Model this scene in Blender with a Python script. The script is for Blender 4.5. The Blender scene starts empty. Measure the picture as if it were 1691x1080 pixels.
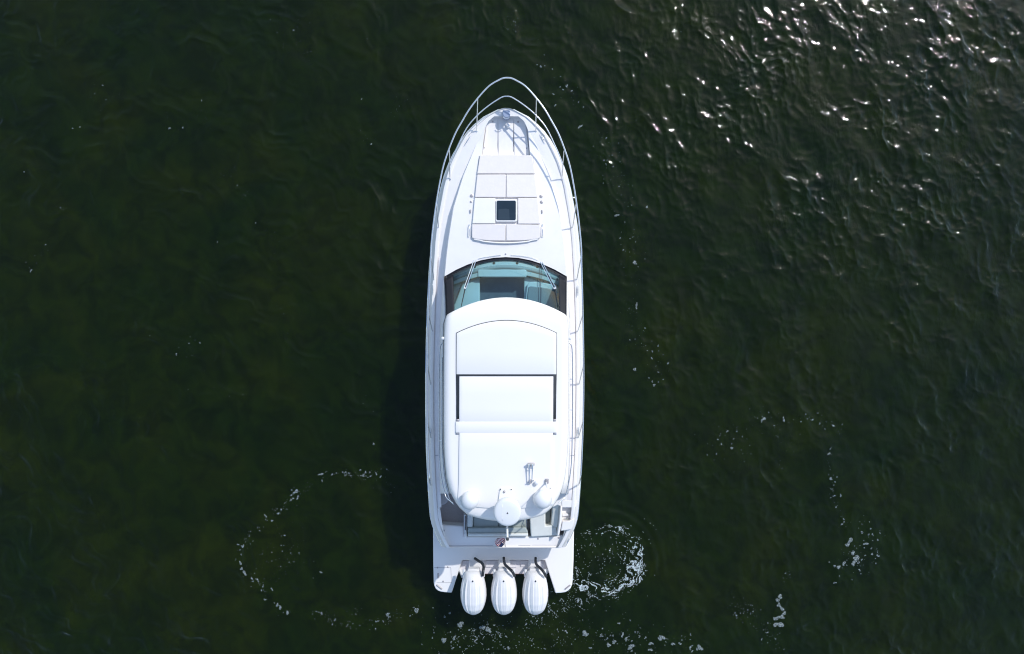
import bpy, bmesh, math, random
import numpy as np
from mathutils import Vector, Matrix

random.seed(7)
rng = np.random.default_rng(11)
SC = bpy.context.scene
COL = SC.collection

# ------------------------------------------------------------------ camera, sky, sun, exposure
CAM_H = 19.5                      # drone height above the water, metres
cd = bpy.data.cameras.new("camera")
cd.lens = 24.0; cd.sensor_width = 36.0; cd.clip_start = 0.1; cd.clip_end = 9000
cam = bpy.data.objects.new("camera", cd)
COL.objects.link(cam); cam.location = (0, 0, CAM_H); cam.rotation_euler = (0, 0, 0)
SC.camera = cam

SUN_EL, SUN_AZ = math.radians(43.5), math.radians(41.5)      # azimuth clockwise from +Y
world = bpy.data.worlds.new("World"); SC.world = world; world.use_nodes = True
wn = world.node_tree.nodes; wl = world.node_tree.links
sky = wn.new('ShaderNodeTexSky'); sky.sky_type = 'NISHITA'; sky.sun_disc = False
sky.sun_elevation = SUN_EL; sky.sun_rotation = SUN_AZ
sky.air_density = 1.0; sky.dust_density = 0.5; sky.ozone_density = 0.5
wl.new(sky.outputs[0], wn['Background'].inputs[0])
wn['Background'].inputs[1].default_value = 0.15

sd = bpy.data.lights.new("sun", 'SUN'); sd.energy = 2.0; sd.angle = math.radians(0.55)
sd.color = (1.0, 0.99, 0.965)
sun = bpy.data.objects.new("sun", sd); COL.objects.link(sun)
sdir = Vector((math.sin(SUN_AZ)*math.cos(SUN_EL), math.cos(SUN_AZ)*math.cos(SUN_EL), math.sin(SUN_EL)))
sun.rotation_euler = sdir.to_track_quat('Z', 'Y').to_euler(); sun.location = sdir*40

vs = SC.view_settings
vs.view_transform = 'Standard'; vs.look = 'None'; vs.gamma = 1.0; vs.exposure = 0.65
vs.use_curve_mapping = False
SC.cycles.use_denoising = True
SC.cycles.use_adaptive_sampling = False
SC.cycles.filter_width = 1.15
SC.cycles.max_bounces = 8
SC.cycles.sample_clamp_indirect = 6.0

# ------------------------------------------------------------------ measuring: survey point of the photo -> metres at height z
F = 1691*24.0/36.0
def P(px, py, z):
    return ((px-845.5)*(CAM_H-z)/F, (540-py)*(CAM_H-z)/F, z)
def XC(v, z):                     # the boat's centre line (it heels a degree and a half)
    return 835.3-(v-180)*0.0040+(z-1.5)*1.7
def S(u, v, z):
    return P(XC(v, z)+u, v, z)

def interp(tab, v):
    if v <= tab[0][0]: return tab[0][1]
    for (a, x), (b, y) in zip(tab, tab[1:]):
        if v <= b:
            return x+(y-x)*(v-a)/(b-a)
    return tab[-1][1]

# ------------------------------------------------------------------ materials
def new_mat(name):
    m = bpy.data.materials.new(name); m.use_nodes = True
    return m, m.node_tree.nodes, m.node_tree.links, m.node_tree.nodes['Principled BSDF']
def mat(name, col, rough=0.4, metal=0.0, var=0.04, vscale=3.0, bump=0.0, bscale=60.0, coat=0.0, spec=0.5, rvar=0.0):
    m, n, l, b = new_mat(name)
    tc = n.new('ShaderNodeTexCoord')
    nz = n.new('ShaderNodeTexNoise'); nz.inputs['Scale'].default_value = vscale; nz.inputs['Detail'].default_value = 5
    l.new(tc.outputs['Object'], nz.inputs['Vector'])
    rp = n.new('ShaderNodeMapRange')
    rp.inputs[1].default_value = 0.3; rp.inputs[2].default_value = 0.7
    rp.inputs[3].default_value = 1-var; rp.inputs[4].default_value = 1+var*0.4
    l.new(nz.outputs[0], rp.inputs[0])
    mx = n.new('ShaderNodeVectorMath'); mx.operation = 'SCALE'; mx.inputs[0].default_value = col
    l.new(rp.outputs[0], mx.inputs['Scale']); l.new(mx.outputs[0], b.inputs['Base Color'])
    b.inputs['Roughness'].default_value = rough
    if rvar:
        r2 = n.new('ShaderNodeMapRange'); r2.inputs[1].default_value = .3; r2.inputs[2].default_value = .7
        r2.inputs[3].default_value = rough-rvar; r2.inputs[4].default_value = rough+rvar
        l.new(nz.outputs[0], r2.inputs[0]); l.new(r2.outputs[0], b.inputs['Roughness'])
    b.inputs['Metallic'].default_value = metal
    b.inputs['Specular IOR Level'].default_value = spec
    b.inputs['Coat Weight'].default_value = coat
    if bump:
        n2 = n.new('ShaderNodeTexNoise'); n2.inputs['Scale'].default_value = bscale; n2.inputs['Detail'].default_value = 3
        l.new(tc.outputs['Object'], n2.inputs['Vector'])
        bp = n.new('ShaderNodeBump'); bp.inputs['Strength'].default_value = bump; bp.inputs['Distance'].default_value = 0.01
        l.new(n2.outputs[0], bp.inputs['Height']); l.new(bp.outputs[0], b.inputs['Normal'])
    return m
GEL = mat("white_gelcoat", (0.83, 0.79, 0.75), 0.33, var=0.012, vscale=1.3, rvar=0.04)
DECK = mat("nonskid_deck", (0.82, 0.78, 0.745), 0.55, var=0.03, vscale=4, bump=0.25, bscale=160)
WALK = mat("side_deck_gelcoat", (0.80, 0.75, 0.735), 0.5, var=0.04, vscale=5, bump=0.2, bscale=160)
VINYL = mat("white_vinyl", (0.77, 0.705, 0.66), 0.55, var=0.03, vscale=7, bump=0.3, bscale=14)
VINYLB = mat("ivory_vinyl", (0.66, 0.67, 0.63), 0.55, var=0.05, vscale=9, bump=0.3, bscale=14)
VINYLG = mat("shaded_ivory_vinyl", (0.36, 0.40, 0.38), 0.6, var=0.06, vscale=9, bump=0.3, bscale=14)  # ivory vinyl with the cockpit shade put into its colour
SOLE = mat("taupe_cockpit_sole", (0.40, 0.355, 0.335), 0.7, var=0.08, vscale=20, bump=0.3, bscale=120)
STEEL = mat("polished_steel", (0.70, 0.71, 0.72), 0.16, metal=1.0, var=0.03)
RAILM = mat("rail_steel", (0.74, 0.75, 0.76), 0.24, metal=0.85, var=0.03)
BLACK = mat("black_rubber", (0.016, 0.018, 0.021), 0.45, var=0.2)
GASK = mat("dark_gasket", (0.035, 0.038, 0.043), 0.5, var=0.2)
SEAM = mat("grey_seam", (0.30, 0.31, 0.34), 0.6, var=0.1)
FRAME = mat("black_windscreen_band", (0.013, 0.014, 0.020), 0.4, var=0.1, spec=0.3)
DASH = mat("dash_white", (0.62, 0.66, 0.66), 0.5, var=0.04)
DASHG = mat("dash_grey", (0.21, 0.24, 0.26), 0.5, var=0.05)
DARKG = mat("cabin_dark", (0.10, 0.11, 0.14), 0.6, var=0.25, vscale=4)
ENG = mat("engine_white", (0.77, 0.74, 0.715), 0.25, var=0.03, coat=0.3)
LEDGE = mat("motor_well_gelcoat", (0.74, 0.70, 0.72), 0.5, var=0.10, vscale=6)
PLAS = mat("dome_plastic", (0.70, 0.695, 0.69), 0.42, var=0.02)
RED = mat("flag_red", (0.34, 0.02, 0.04), 0.8)
WHT = mat("flag_white", (0.75, 0.73, 0.73), 0.8)
BLU = mat("flag_blue", (0.02, 0.03, 0.10), 0.8)
GREYF = mat("fitting_grey", (0.40, 0.37, 0.37), 0.4, metal=0.3, var=0.1)
SLATE = mat("anchor_grey", (0.27, 0.32, 0.43), 0.4, metal=0.2, var=0.1)

def glass_mat(name, tint, refl=1.0):
    m, n, l, b = new_mat(name); n.remove(b)
    out = n['Material Output']
    tr = n.new('ShaderNodeBsdfTransparent'); tr.inputs[0].default_value = (*tint, 1)
    gl = n.new('ShaderNodeBsdfGlossy'); gl.inputs['Roughness'].default_value = 0.03
    fr = n.new('ShaderNodeFresnel'); fr.inputs[0].default_value = 1.45
    mx = n.new('ShaderNodeMixShader')
    l.new(fr.outputs[0], mx.inputs[0]); l.new(tr.outputs[0], mx.inputs[1]); l.new(gl.outputs[0], mx.inputs[2])
    l.new(mx.outputs[0], out.inputs[0])
    return m
GLASS = glass_mat("teal_windscreen_glass", (0.62, 0.86, 0.91))
HATCHG = mat("smoked_hatch_glass", (0.018, 0.032, 0.045), 0.12, var=0.2)
SIDEG = mat("dark_side_glass", (0.03, 0.045, 0.06), 0.12, var=0.2)

# ------------------------------------------------------------------ mesh helpers
BOAT = bpy.data.objects.new("motor_yacht", None)
BOAT.location = P(834, 560, 0); COL.objects.link(BOAT)
BOAT["label"] = "white sport cruiser with three white outboard motors floating on dark green water"
BOAT["category"] = "boat"

WLOC = {}
def wloc(o):
    return WLOC.get(o.name, Vector(o.location) if o.parent is None else Vector((0, 0, 0)))
def M(name, verts, faces, m, parent=None, bevel=0.0, smooth=True, solid=0.0, soff=-1, subsurf=0, angle=40, seg=2, fix=True):
    """one mesh object; its origin sits at the middle of its own shape"""
    a = np.array(verts, dtype=float); c = (a.min(0)+a.max(0))/2; c[2] = a[:, 2].min()
    me = bpy.data.meshes.new(name)
    me.from_pydata([tuple(p-c) for p in a], [], faces)
    if fix:
        bm = bmesh.new(); bm.from_mesh(me)
        bmesh.ops.recalc_face_normals(bm, faces=bm.faces[:])
        bm.to_mesh(me); bm.free()
    me.materials.append(m)
    if smooth:
        me.polygons.foreach_set("use_smooth", [True]*len(me.polygons))
        try: me.set_sharp_from_angle(angle=math.radians(angle))
        except Exception: pass
    o = bpy.data.objects.new(name, me); COL.objects.link(o)
    WLOC[o.name] = Vector(c)
    if parent is not None:
        o.parent = parent; o.location = Vector(c)-wloc(parent)
    else:
        o.location = Vector(c)
    if solid:
        s = o.modifiers.new("solid", 'SOLIDIFY'); s.thickness = solid; s.offset = soff
    if bevel:
        b = o.modifiers.new("bevel", 'BEVEL'); b.width = bevel; b.segments = seg; b.limit_method = 'ANGLE'; b.angle_limit = math.radians(35)
        b.harden_normals = False
    if subsurf:
        s = o.modifiers.new("sub", 'SUBSURF'); s.levels = subsurf; s.render_levels = subsurf
    return o

def grid_faces(nr, nc, wrap=False):
    f = []
    for r in range(nr-1):
        for c in range(nc-1 if not wrap else nc):
            d = (c+1) % nc
            f.append((r*nc+c, r*nc+d, (r+1)*nc+d, (r+1)*nc+c))
    return f
def gridmesh(name, rows, m, parent, **k):
    """rows of equal length of world points; faces wound to look up"""
    nc = len(rows[0]); v = [p for r in rows for p in r]
    k.setdefault('fix', False)
    f = grid_faces(len(rows), nc)
    a, b, c = (Vector(v[i]) for i in f[len(f)//2][:3])
    if (b-a).cross(c-a).z < 0: f = [tuple(reversed(q)) for q in f]
    return M(name, v, f, m, parent, **k)
def prism(name, top, zb, m, parent, bevel=0.012, inset=0.0, **k):
    """top: list of world points (z per point); straight sides down to zb (a number or a depth function)"""
    n = len(top); cx = sum(p[0] for p in top)/n; cy = sum(p[1] for p in top)/n
    bot = [(cx+(p[0]-cx)*(1-inset), cy+(p[1]-cy)*(1-inset), zb if not callable(zb) else zb(p)) for p in top]
    f = [tuple(range(n)), tuple(range(2*n-1, n-1, -1))]
    f += [(i, (i+1) % n, n+(i+1) % n, n+i) for i in range(n)]
    k.setdefault('smooth', True)
    return M(name, list(top)+bot, f, m, parent, bevel=bevel, **k)
def box(name, c, s, m, parent, rz=0.0, bevel=0.006, **k):
    x, y, z = (t/2 for t in s); ca, sa = math.cos(rz), math.sin(rz)
    top = [(c[0]+a*ca-b*sa, c[1]+a*sa+b*ca, c[2]+z) for a, b in ((-x, -y), (x, -y), (x, y), (-x, y))]
    return prism(name, top, c[2]-z, m, parent, bevel=bevel, **k)
def tube_geo(pts, r, seg=8):
    pts = [Vector(p) for p in pts]; vs_, fs = [], []
    up = Vector((0, 0, 1)); prev = None
    for i, p in enumerate(pts):
        t = (pts[min(i+1, len(pts)-1)]-pts[max(i-1, 0)]).normalized()
        if prev is None:
            a = t.orthogonal().normalized()
        else:
            a = (prev-t*prev.dot(t)).normalized()
        prev = a; b = t.cross(a)
        rr = r[i] if isinstance(r, (list, tuple)) else r
        for k in range(seg):
            an = 2*math.pi*k/seg
            vs_.append(tuple(p+a*math.cos(an)*rr+b*math.sin(an)*rr))
    fs = grid_faces(len(pts), seg, True)
    fs.append(tuple(range(seg))); fs.append(tuple(range(len(pts)*seg-1, (len(pts)-1)*seg-1, -1)))
    return vs_, fs
def tube(name, pts, r, m, parent, seg=8, **k):
    v, f = tube_geo(pts, r, seg)
    return M(name, v, f, m, parent, angle=60, **k)
def smooth_path(pts, n=6):
    pts = [Vector(p) for p in pts]; out = []
    for i in range(len(pts)-1):
        p0, p1, p2, p3 = pts[max(i-1, 0)], pts[i], pts[i+1], pts[min(i+2, len(pts)-1)]
        for k in range(n):
            t = k/n
            out.append(0.5*((2*p1)+(-p0+p2)*t+(2*p0-5*p1+4*p2-p3)*t*t+(-p0+3*p1-3*p2+p3)*t**3))
    out.append(pts[-1]); return out
def lathe(name, c, prof, m, parent, seg=28, tilt=None, sx=1.0, **k):
    """prof: (radius, height) from bottom to top"""
    v = []
    for r, h in prof:
        for s in range(seg):
            a = 2*math.pi*s/seg
            q = Vector((r*math.cos(a)*sx, r*math.sin(a), h))
            if tilt: q = tilt @ q
            v.append((c[0]+q.x, c[1]+q.y, c[2]+q.z))
    f = grid_faces(len(prof), seg, True)
    f.append(tuple(range(seg))); f.append(tuple(range(len(v)-1, len(v)-seg-1, -1)))
    return M(name, v, f, m, parent, **k)
def disc(name, c, r, h, m, parent, seg=16, **k):
    return lathe(name, (c[0], c[1], c[2]), [(r, -0.004), (r, h*0.7), (r*0.85, h)], m, parent, seg=seg, **k)

# ------------------------------------------------------------------ boat: heights and outlines
def zG(v): return 1.60+0.42*max(0.0, (620-v)/440)**2-(0.25*max(0.0, (v-850)/55) if v > 850 else 0)   # gunwale top
def zS(v): return zG(v)-0.03                                     # side deck
RUB = [(178, 0.3), (178.15, 2.2), (178.6, 4.6), (179.4, 7.6), (180.6, 11), (182.4, 15.5), (184.5, 20), (187.5, 26), (193, 36), (202, 47.5), (212, 58), (223, 68), (237, 76.5), (252, 85), (268, 93),
       (290, 101), (310, 106.5), (340, 112.5), (370, 118), (400, 121.5), (450, 125), (500, 127.3), (560, 129), (620, 129.8), (680, 129.5),
       (740, 128.3), (800, 125.3), (840, 122.5), (858, 120.5), (872, 116), (884, 111), (895, 105.5), (904, 100)]
def rub(v): return interp(RUB, v)
def gin(v): return interp([(178, 0), (200, 1.0), (260, 3), (330, 4.5), (420, 5.8), (800, 6.0), (904, 5.0)], v)
RIM = [(178, 0), (180, 1.2), (186, 3.0), (200, 4.5), (300, 6.0), (904, 6.0)]

def hull():
    rows = []; vs_ = [t[0] for t in RUB]
    dense = []
    for a, b in zip(vs_, vs_[1:]):
        n = max(1, int((b-a)/14)); dense += [a+(b-a)*i/n for i in range(n)]
    dense.append(904)
    ybow = P(0, 178, 2.0)[1]
    for v in dense:
        w = rub(v); g = zG(v)
        sect = []
        half = []
        # inner gunwale lip, gunwale outer, rub rail, topsides, chine, keel
        wi = max(w-gin(v)-interp(RIM, v), 0.15); wo = max(w-gin(v), 0.3)
        half.append(S(wi, v, g-0.055)); half.append(S(wi+0.3, v, g-0.012)); half.append(S((wi+wo)/2, v, g)); half.append(S(wo-0.3, v, g-0.010))
        half.append(S(wo, v, g-0.03))
        half.append(S(w-0.4, v, g-0.22)); half.append(S(w+0.25, v, g-0.24)); half.append(S(w+0.25, v, g-0.275)); half.append(S(w-0.6, v, g-0.30))
        X0, Y0, _ = S(0, v, g)
        hw = (S(w, v, g)[0]-X0)
        rk = max(0.0, 1-(ybow-Y0)/3.6)
        for fz, fx, fr in ((0.62, 0.95, 0.30), (0.25, 0.86, 0.62), (0.0, 0.80, 0.80), (-0.25, 0.66, 0.95), (-0.6, 0.02, 1.05)):
            z = g*fz if fz > 0 else fz
            tw = fx if fz > -0.3 else 0.02
            half.append((X0+hw*tw*(1-0.45*rk*fr), Y0-1.15*fr*rk**1.5, z))
        left = [(2*X0-p[0] if i >= 9 else 0, p[1], p[2]) for i, p in enumerate(half)]
        # mirror about the centre line at each height
        left = []
        for i, p in enumerate(half):
            xc = S(0, v, p[2])[0] if i < 9 else X0
            left.append((2*xc-p[0], p[1], p[2]))
        rows.append(left+half[::-1][0:]) if False else rows.append(left[::1]+half[::-1])
    nc = len(rows[0]); v = [p for r in rows for p in r]
    f = grid_faces(len(rows), nc)
    f.append(tuple(range(nc)))
    f.append(tuple((len(rows)-1)*nc+i for i in range(nc))[::-1])
    return M("hull", v, f, GEL, BOAT, angle=32)
# the closing faces of bow and stern are wanted below the gunwale only: the deck closes the top
HULL = hull()

# rubbing strake: a thin grey line round the hull
for s in (-1, 1):
    pts = [S(s*(rub(v)+0.4), v, zG(v)-0.257) for v in np.linspace(181, 902, 60)]
    tube("rub_rail", pts, 0.017, RAILM, BOAT, seg=6)

# ------------------------------------------------------------------ fore deck with its anchor well and the raised trunk
TR = [(184, 14), (192, 26), (205, 33), (225, 42), (240, 50), (257, 57), (290, 70.5), (340, 86), (390, 94), (417, 97.5), (456, 101), (520, 104)]
def hT(v): return interp([(180, 0.0), (236, 0.0), (262, 0.07), (300, 0.15), (360, 0.26), (420, 0.30), (460, 0.31)], v)
def well_w(v): return interp([(184, 4), (192, 20), (200, 33), (206, 35.5), (258, 40)], v)
def zD(u, v):                      # height of the trunk or fore deck top
    w = interp(TR, v)
    q = min(1.0, abs(u)/w)
    return zS(v)+hT(v)+0.05*(1-q*q)*min(1, max(0, (v-200)/150))
def deck():
    rows = []
    seq = [(178.7, 0), (180.5, 0), (184, 0), (189, 0), (192, 0), (192.01, 1), (200, 1), (206, 1), (215, 1), (228, 1), (240, 1), (250, 1), (256.5, 1), (256.6, 0)]
    seq += [(v, 0) for v in (262, 275, 290, 305, 320, 340, 360, 380, 400, 415, 424.5)]
    for v0, well in seq:
        k = min(1.0, max(0.0, (v0-330)/94.5))
        half = []
        def pt(u, zf, vv=None):
            v = v0+32*k*min(1.2, (u/101)**2)
            half.append(S(u, v, zf(u, v)))
        wg = rub(v0+32*k)-gin(v0+32*k)-interp(RIM, v0)+0.6
        wg = max(wg, 0.6)
        wt = min(interp(TR, v0+30*k), wg-0.5)
        ft = min(wt+0.5*min(1, hT(v0)/0.2), wg-0.3)
        ww = min(well_w(v0), wt-1) if v0 < 258 else wt*0.62
        dep = 0.16 if well else 0.0
        pt(wg, lambda u, v: zS(v)-0.01)
        pt((wg+ft)/2, lambda u, v: zS(v)+0.004)
        pt(ft, lambda u, v: zS(v))
        pt(ft-(ft-wt)*0.8, lambda u, v: zS(v)+hT(v)*0.86)
        pt(wt-0.35, lambda u, v: zD(u, v)+0.002)
        pt(wt-0.9-(wt-0.9-ww)*0.5, zD)
        pt(ww, zD)
        pt(ww-0.5, lambda u, v: zD(u, v)-dep)
        pt(ww*0.66, lambda u, v: zD(u, v)-dep)
        pt(ww*0.33, lambda u, v: zD(u, v)-dep)
        pt(0.0, lambda u, v: zD(u, v)-dep)
        left = []
        for p in half[:-1]:
            # mirrored at its own height and station
            v = 540-p[1]*F/(CAM_H-p[2]); xc = S(0, v, p[2])[0]
            left.append((2*xc-p[0], p[1], p[2]))
        rows.append(left+half[::-1])
    return gridmesh("foredeck", rows, DECK, BOAT, angle=28)
FD = deck()

# planks of the anchor well floor: port lid, centre lid, starboard lid
def zW(v): return zD(0, v)-0.16
for (a0, a1, a2, a3) in ((-37, -37, -14.2, -13.6), (-13.0, -12.4, 11.2, 12.2), (13.0, 14.0, 37, 36)):
    top = [S(a0 if a0 > -30 else -31, 196, zW(196)+0.008), S(a3 if a3 < 30 else 31, 196, zW(196)+0.008)]
    top += [S(a2 if a2 < 30 else 38.5, 256.2, zW(256)+0.008), S(a1 if a1 > -30 else -38.5, 256.2, zW(256)+0.008)]
    prism("locker_lid", top, lambda p: p[2]-0.006, DECK, BOAT, bevel=0.003)
# hinge line on the centre lid
prism("lid_seam", [S(11.8, 203, zW(203)+0.011), S(12.2, 203, zW(203)+0.011), S(12.9, 250, zW(250)+0.011), S(12.5, 250, zW(250)+0.011)], lambda p: p[2]-0.005, SEAM, BOAT, bevel=0)
for u, v, r in ((-28.9, 214, 0.040), (-23.4, 210.5, 0.040)):
    z = zW(v)+0.010
    disc("filler_cap", S(u, v, z), r, 0.012, GREYF, BOAT)
for u, v, r in ((-32, 227.5, .020), (-18.6, 232.3, .022), (-7.4, 232.3, .022), (18.2, 232.3, .022), (-35.5, 244.5, .020), (-22, 201, .02), (20, 201.5, .026), (34.4, 245, .02)):
    disc("deck_button", S(u, v, zW(v)+0.010), r, 0.022, GREYF, BOAT, seg=12)

# windlass cover / bow roller
bz = zS(188)+0.0
top = [S(-6.2, 181.5, bz+0.10), S(5.8, 181.5, bz+0.10), S(6.2, 188, bz+0.12), S(5.2, 192, bz+0.12), S(2.5, 194.6, bz+0.12), S(-1.5, 195, bz+0.12), S(-5.0, 192.5, bz+0.12), S(-6.4, 188, bz+0.12)]
rl = prism("bow_roller", top, bz-0.12, SLATE, BOAT, bevel=0.02)
tube("roller_lip", [S(-5.5, 193, bz+0.14), S(-2.5, 195.6, bz+0.14), S(2, 195.6, bz+0.14), S(5, 193.5, bz+0.14)], 0.011, STEEL, rl)
lathe("windlass", S(3.5, 208, zW(208)+0.028), [(0.055, 0), (0.055, 0.05), (0.03, 0.07), (0.045, 0.12), (0.02, 0.13)], GEL, BOAT, seg=18)

# cleats: two horns on two feet, lying along a direction
def cleat(u, v, ang, L=0.24, z=None):
    z = zG(v) if z is None else z
    c = Vector(S(u, v, z)); d = Vector((math.cos(ang), math.sin(ang), 0))
    pts = [c-d*L/2+Vector((0, 0, .035)), c-d*L*0.3+Vector((0, 0, .045)), c+Vector((0, 0, .042)), c+d*L*0.3+Vector((0, 0, .045)), c+d*L/2+Vector((0, 0, .035))]
    o = tube("cleat", pts, [.006, .010, .013, .010, .006], STEEL, BOAT)
    for s in (-1, 1):
        p = c+d*L*0.14*s
        tube("cleat_foot", [p-Vector((0, 0, .004)), p+Vector((0, 0, .04))], .009, STEEL, o, seg=6)
cleat(-63, 232, math.radians(56), 0.26, zS(232)+0.0)
cleat(61, 228, math.radians(-56), 0.26, zS(228)+0.0)
cleat(-119.3, 479, math.radians(90), 0.28); cleat(119.6, 480, math.radians(90), 0.28)
cleat(-121.8, 712, math.radians(90), 0.24); cleat(121.5, 712, math.radians(90), 0.24)

# side decks: from the windscreen to the cockpit
SB = [(440, 101), (456, 101.5), (520, 107), (560, 108), (760, 108), (810, 106.5), (905, 102)]      # inner edge of the side deck
def side_deck(s):
    rows = []
    for v in (424.5, 432, 440, 448, 456.5, 470, 500, 540, 580, 620, 660, 700, 740, 780, 810, 838):
        wo = rub(v)-gin(v)-6+0.6
        wi = interp(SB, v)-1.5 if v > 456 else interp(SB, max(v, 440))+0.0
        if v <= 456.5: wi = min(wi, wo-3); wi = interp([(424.5, 100.0), (456.5, 101.3)], v)
        r = [S(s*wo, v, zS(v)-0.01), S(s*(wo+wi)/2, v, zS(v)+0.004), S(s*(wi+0.3), v, zS(v)), S(s*wi, v, zS(v)-0.01)]
        if s > 0: r = r[::-1]
        rows.append(r)
    return gridmesh("side_deck", rows, WALK, BOAT, angle=50, solid=0.05)
# the outer corner piece joins the fore deck's curved end to the straight side decks
for s in (-1, 1):
    side_deck(s)
    # fine moulded seams across the side deck
    for v in (548, 636, 723, 752):
        wo = rub(v)-13; wi = interp(SB, v)+1
        prism("deck_seam", [S(s*wi, v-.35, zS(v)+.0085), S(s*wo, v-.35, zS(v)+.0085), S(s*wo, v+.35, zS(v)+.0085), S(s*wi, v+.35, zS(v)+.0085)], lambda p: p[2]-.008, SEAM if v == 752 else WALK, BOAT, bevel=0)

# cabin sides: lower coaming, dark side window, upper frame under the hardtop
def ZH(u, v):
    q = min(1.2, abs(u)/103)
    d = 3.00+0.055*(1-q*q)
    if v < 540: d -= 0.10*((540-v)/48)**2
    if v > 800: d -= 0.07*((v-800)/60)**2
    return d
for s in (-1, 1):
    rows = []; rows2 = []; rows3 = []
    for v in (456, 470, 490, 510, 524, 536, 560, 620, 680, 740, 790, 815):
        w0 = interp(SB, v); 
        wl_ = w0-1.6; wt_ = interp([(456, 100.3), (490, 101.5), (520, 103.2), (815, 102.5)], v)
        if v > 740: wt_ = interp([(740, 102.5), (790, 98), (815, 92)], v); 
        tw_ = min(1, max(0, (v-456.5)/71.5)); ztop = 1.855*(1-tw_)+2.88*tw_+.05*math.sin(math.pi*tw_); wt_ = (101*(1-tw_)+99.3*tw_) if v < 528 else wt_
        zm = min(2.12, ztop-0.01); zu = min(2.80, ztop-0.005)
        a = S(s*w0, v, zS(v)-0.03); b = S(s*(w0-0.8), v, zS(v)+.3); c = S(s*(wt_+(0.9 if s < 0 else 0.2)), v, zm)
        d = S(s*(wt_+(0.3 if s < 0 else -0.6)), v, zu); e = S(s*(wt_-3), v, ztop)
        if s < 0: rows.append([a, b, c]); rows2.append([c, d]); rows3.append([d, e])
        else: rows.append([c, b, a]); rows2.append([d, c]); rows3.append([e, d])
    gridmesh("cabin_side", rows, GEL, BOAT, solid=0.04)
    gridmesh("side_window", rows2, SIDEG, BOAT, solid=0.02)
    gridmesh("side_window_header", rows3, GEL, BOAT, solid=0.03)

# ------------------------------------------------------------------ cabin interior seen through the windscreen
def arcpoly(v0, b, us, z, v1, b1=0.0):
    """between two arcs v0 + b*(u/100)^2 and v1 + b1*(u/100)^2"""
    t = [S(u, v0+b*(u/100)**2, z) for u in us]
    t += [S(u, v1+b1*(u/100)**2, z) for u in reversed(us)]
    return t
us = list(np.linspace(-91, 91, 25))
zdash = 1.83
def strip(name, va, ba, vb, bb, u0, u1, z, m, thick=0.02, n=18, **k):
    uu = np.linspace(u0, u1, n)
    zf = z if callable(z) else (lambda u: z)
    rows = [[S(u, va+ba*(u/100)**2, zf(u)) for u in uu], [S(u, vb+bb*(u/100)**2, zf(u)) for u in uu]]
    return gridmesh(name, rows, m, BOAT, solid=thick, **k)
# the liner: interior floor of the wheelhouse and its front shelf
strip("cabin_sole", 424, 30, 699, 0, -98, 98, 0.95, DASHG)
zq = lambda u: 1.975-.105*(u/100)**2
strip("dashboard", 427.5, 29, 452, 25, -96, 96, zq, DASH, 0.05, bevel=0.01)
strip("dash_groove_shade", 437.5, 27, 444.5, 27, -86, 86, lambda u: zq(u)+0.006, mat("groove_shade_grey", (.33, .36, .37), .6), 0.004)  # shadow in the dash groove, painted as a darker grey strip
strip("dashboard", 452.2, 25, 540, 10, -96, -42.5, zdash-0.03, DASH, 0.5, bevel=0.015)
strip("dashboard", 452.2, 25, 540, 10, 31.0, 96, zdash-0.03, DASH, 0.5, bevel=0.015)
prism("dash_pod", [S(u, v, zdash+0.155) for u, v in ((-46, 446.5), (-44, 445), (32, 445), (34.5, 446.5), (34.5, 457.5), (-46, 457.5))], zdash-0.05, DASH, BOAT, bevel=0.02)
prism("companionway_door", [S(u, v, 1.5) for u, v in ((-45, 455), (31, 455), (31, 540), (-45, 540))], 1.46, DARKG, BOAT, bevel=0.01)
prism("helm_hood", [S(u, v, zdash+0.06) for u, v in ((36, 470), (40, 465.5), (50, 465), (66, 467.5), (84, 471), (86, 476), (86, 520), (33, 520), (33.5, 490))], zdash-0.05, DASH, BOAT, bevel=0.02)
hp = prism("helm_panel", [S(u, v, zdash+0.09) for u, v in ((38, 473.5), (42, 472.5), (60, 474.5), (82, 478), (84, 520), (35, 520), (36, 488))], zdash+0.03, DASHG, BOAT, bevel=0.02)
for u in (51, 55.5, 68):
    tube("dash_cable", [S(u, 450, zdash+.02), S(u+1, 458, zdash+.03), S(u+2, 465, zdash+.03)], .010, DASHG, BOAT, seg=6)
for u, v in ((-51, 440.3), (-19.3, 434.2), (19.2, 434.2), (52.5, 440.3)):
    disc("air_vent", S(u, v, zq(u)+.004), .034, .01, GASK, BOAT)
tube("dash_trim_and_shadow", smooth_path([S(-88, 473, zdash+.01), S(-84.5, 470, zdash+.01), S(-83, 462, zdash+.01), S(-83, 454, zdash+.01)]), .006, DASHG, BOAT, seg=6)
tube("dash_trim_and_shadow", [S(-84, 502, zdash), S(-66, 452, zdash)], .018, DASHG, BOAT, seg=6)  # strut shadow across the dash, drawn as a grey tube
# helm seats behind the dash, under the roof
for u in (-55, 20, 62):
    sx, sy, _ = S(u, 600, 1.5)
    st = box("helm_seat", (sx, sy, 1.45), (0.62, 0.55, 0.16), VINYLB, BOAT, bevel=0.05)
    box("seat_back", (sx, sy-0.27, 1.80), (0.60, 0.12, 0.60), VINYLB, st, bevel=0.04)
    box("seat_base", (sx, sy, 1.16), (0.36, 0.36, 0.42), GEL, st, bevel=0.03)

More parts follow.
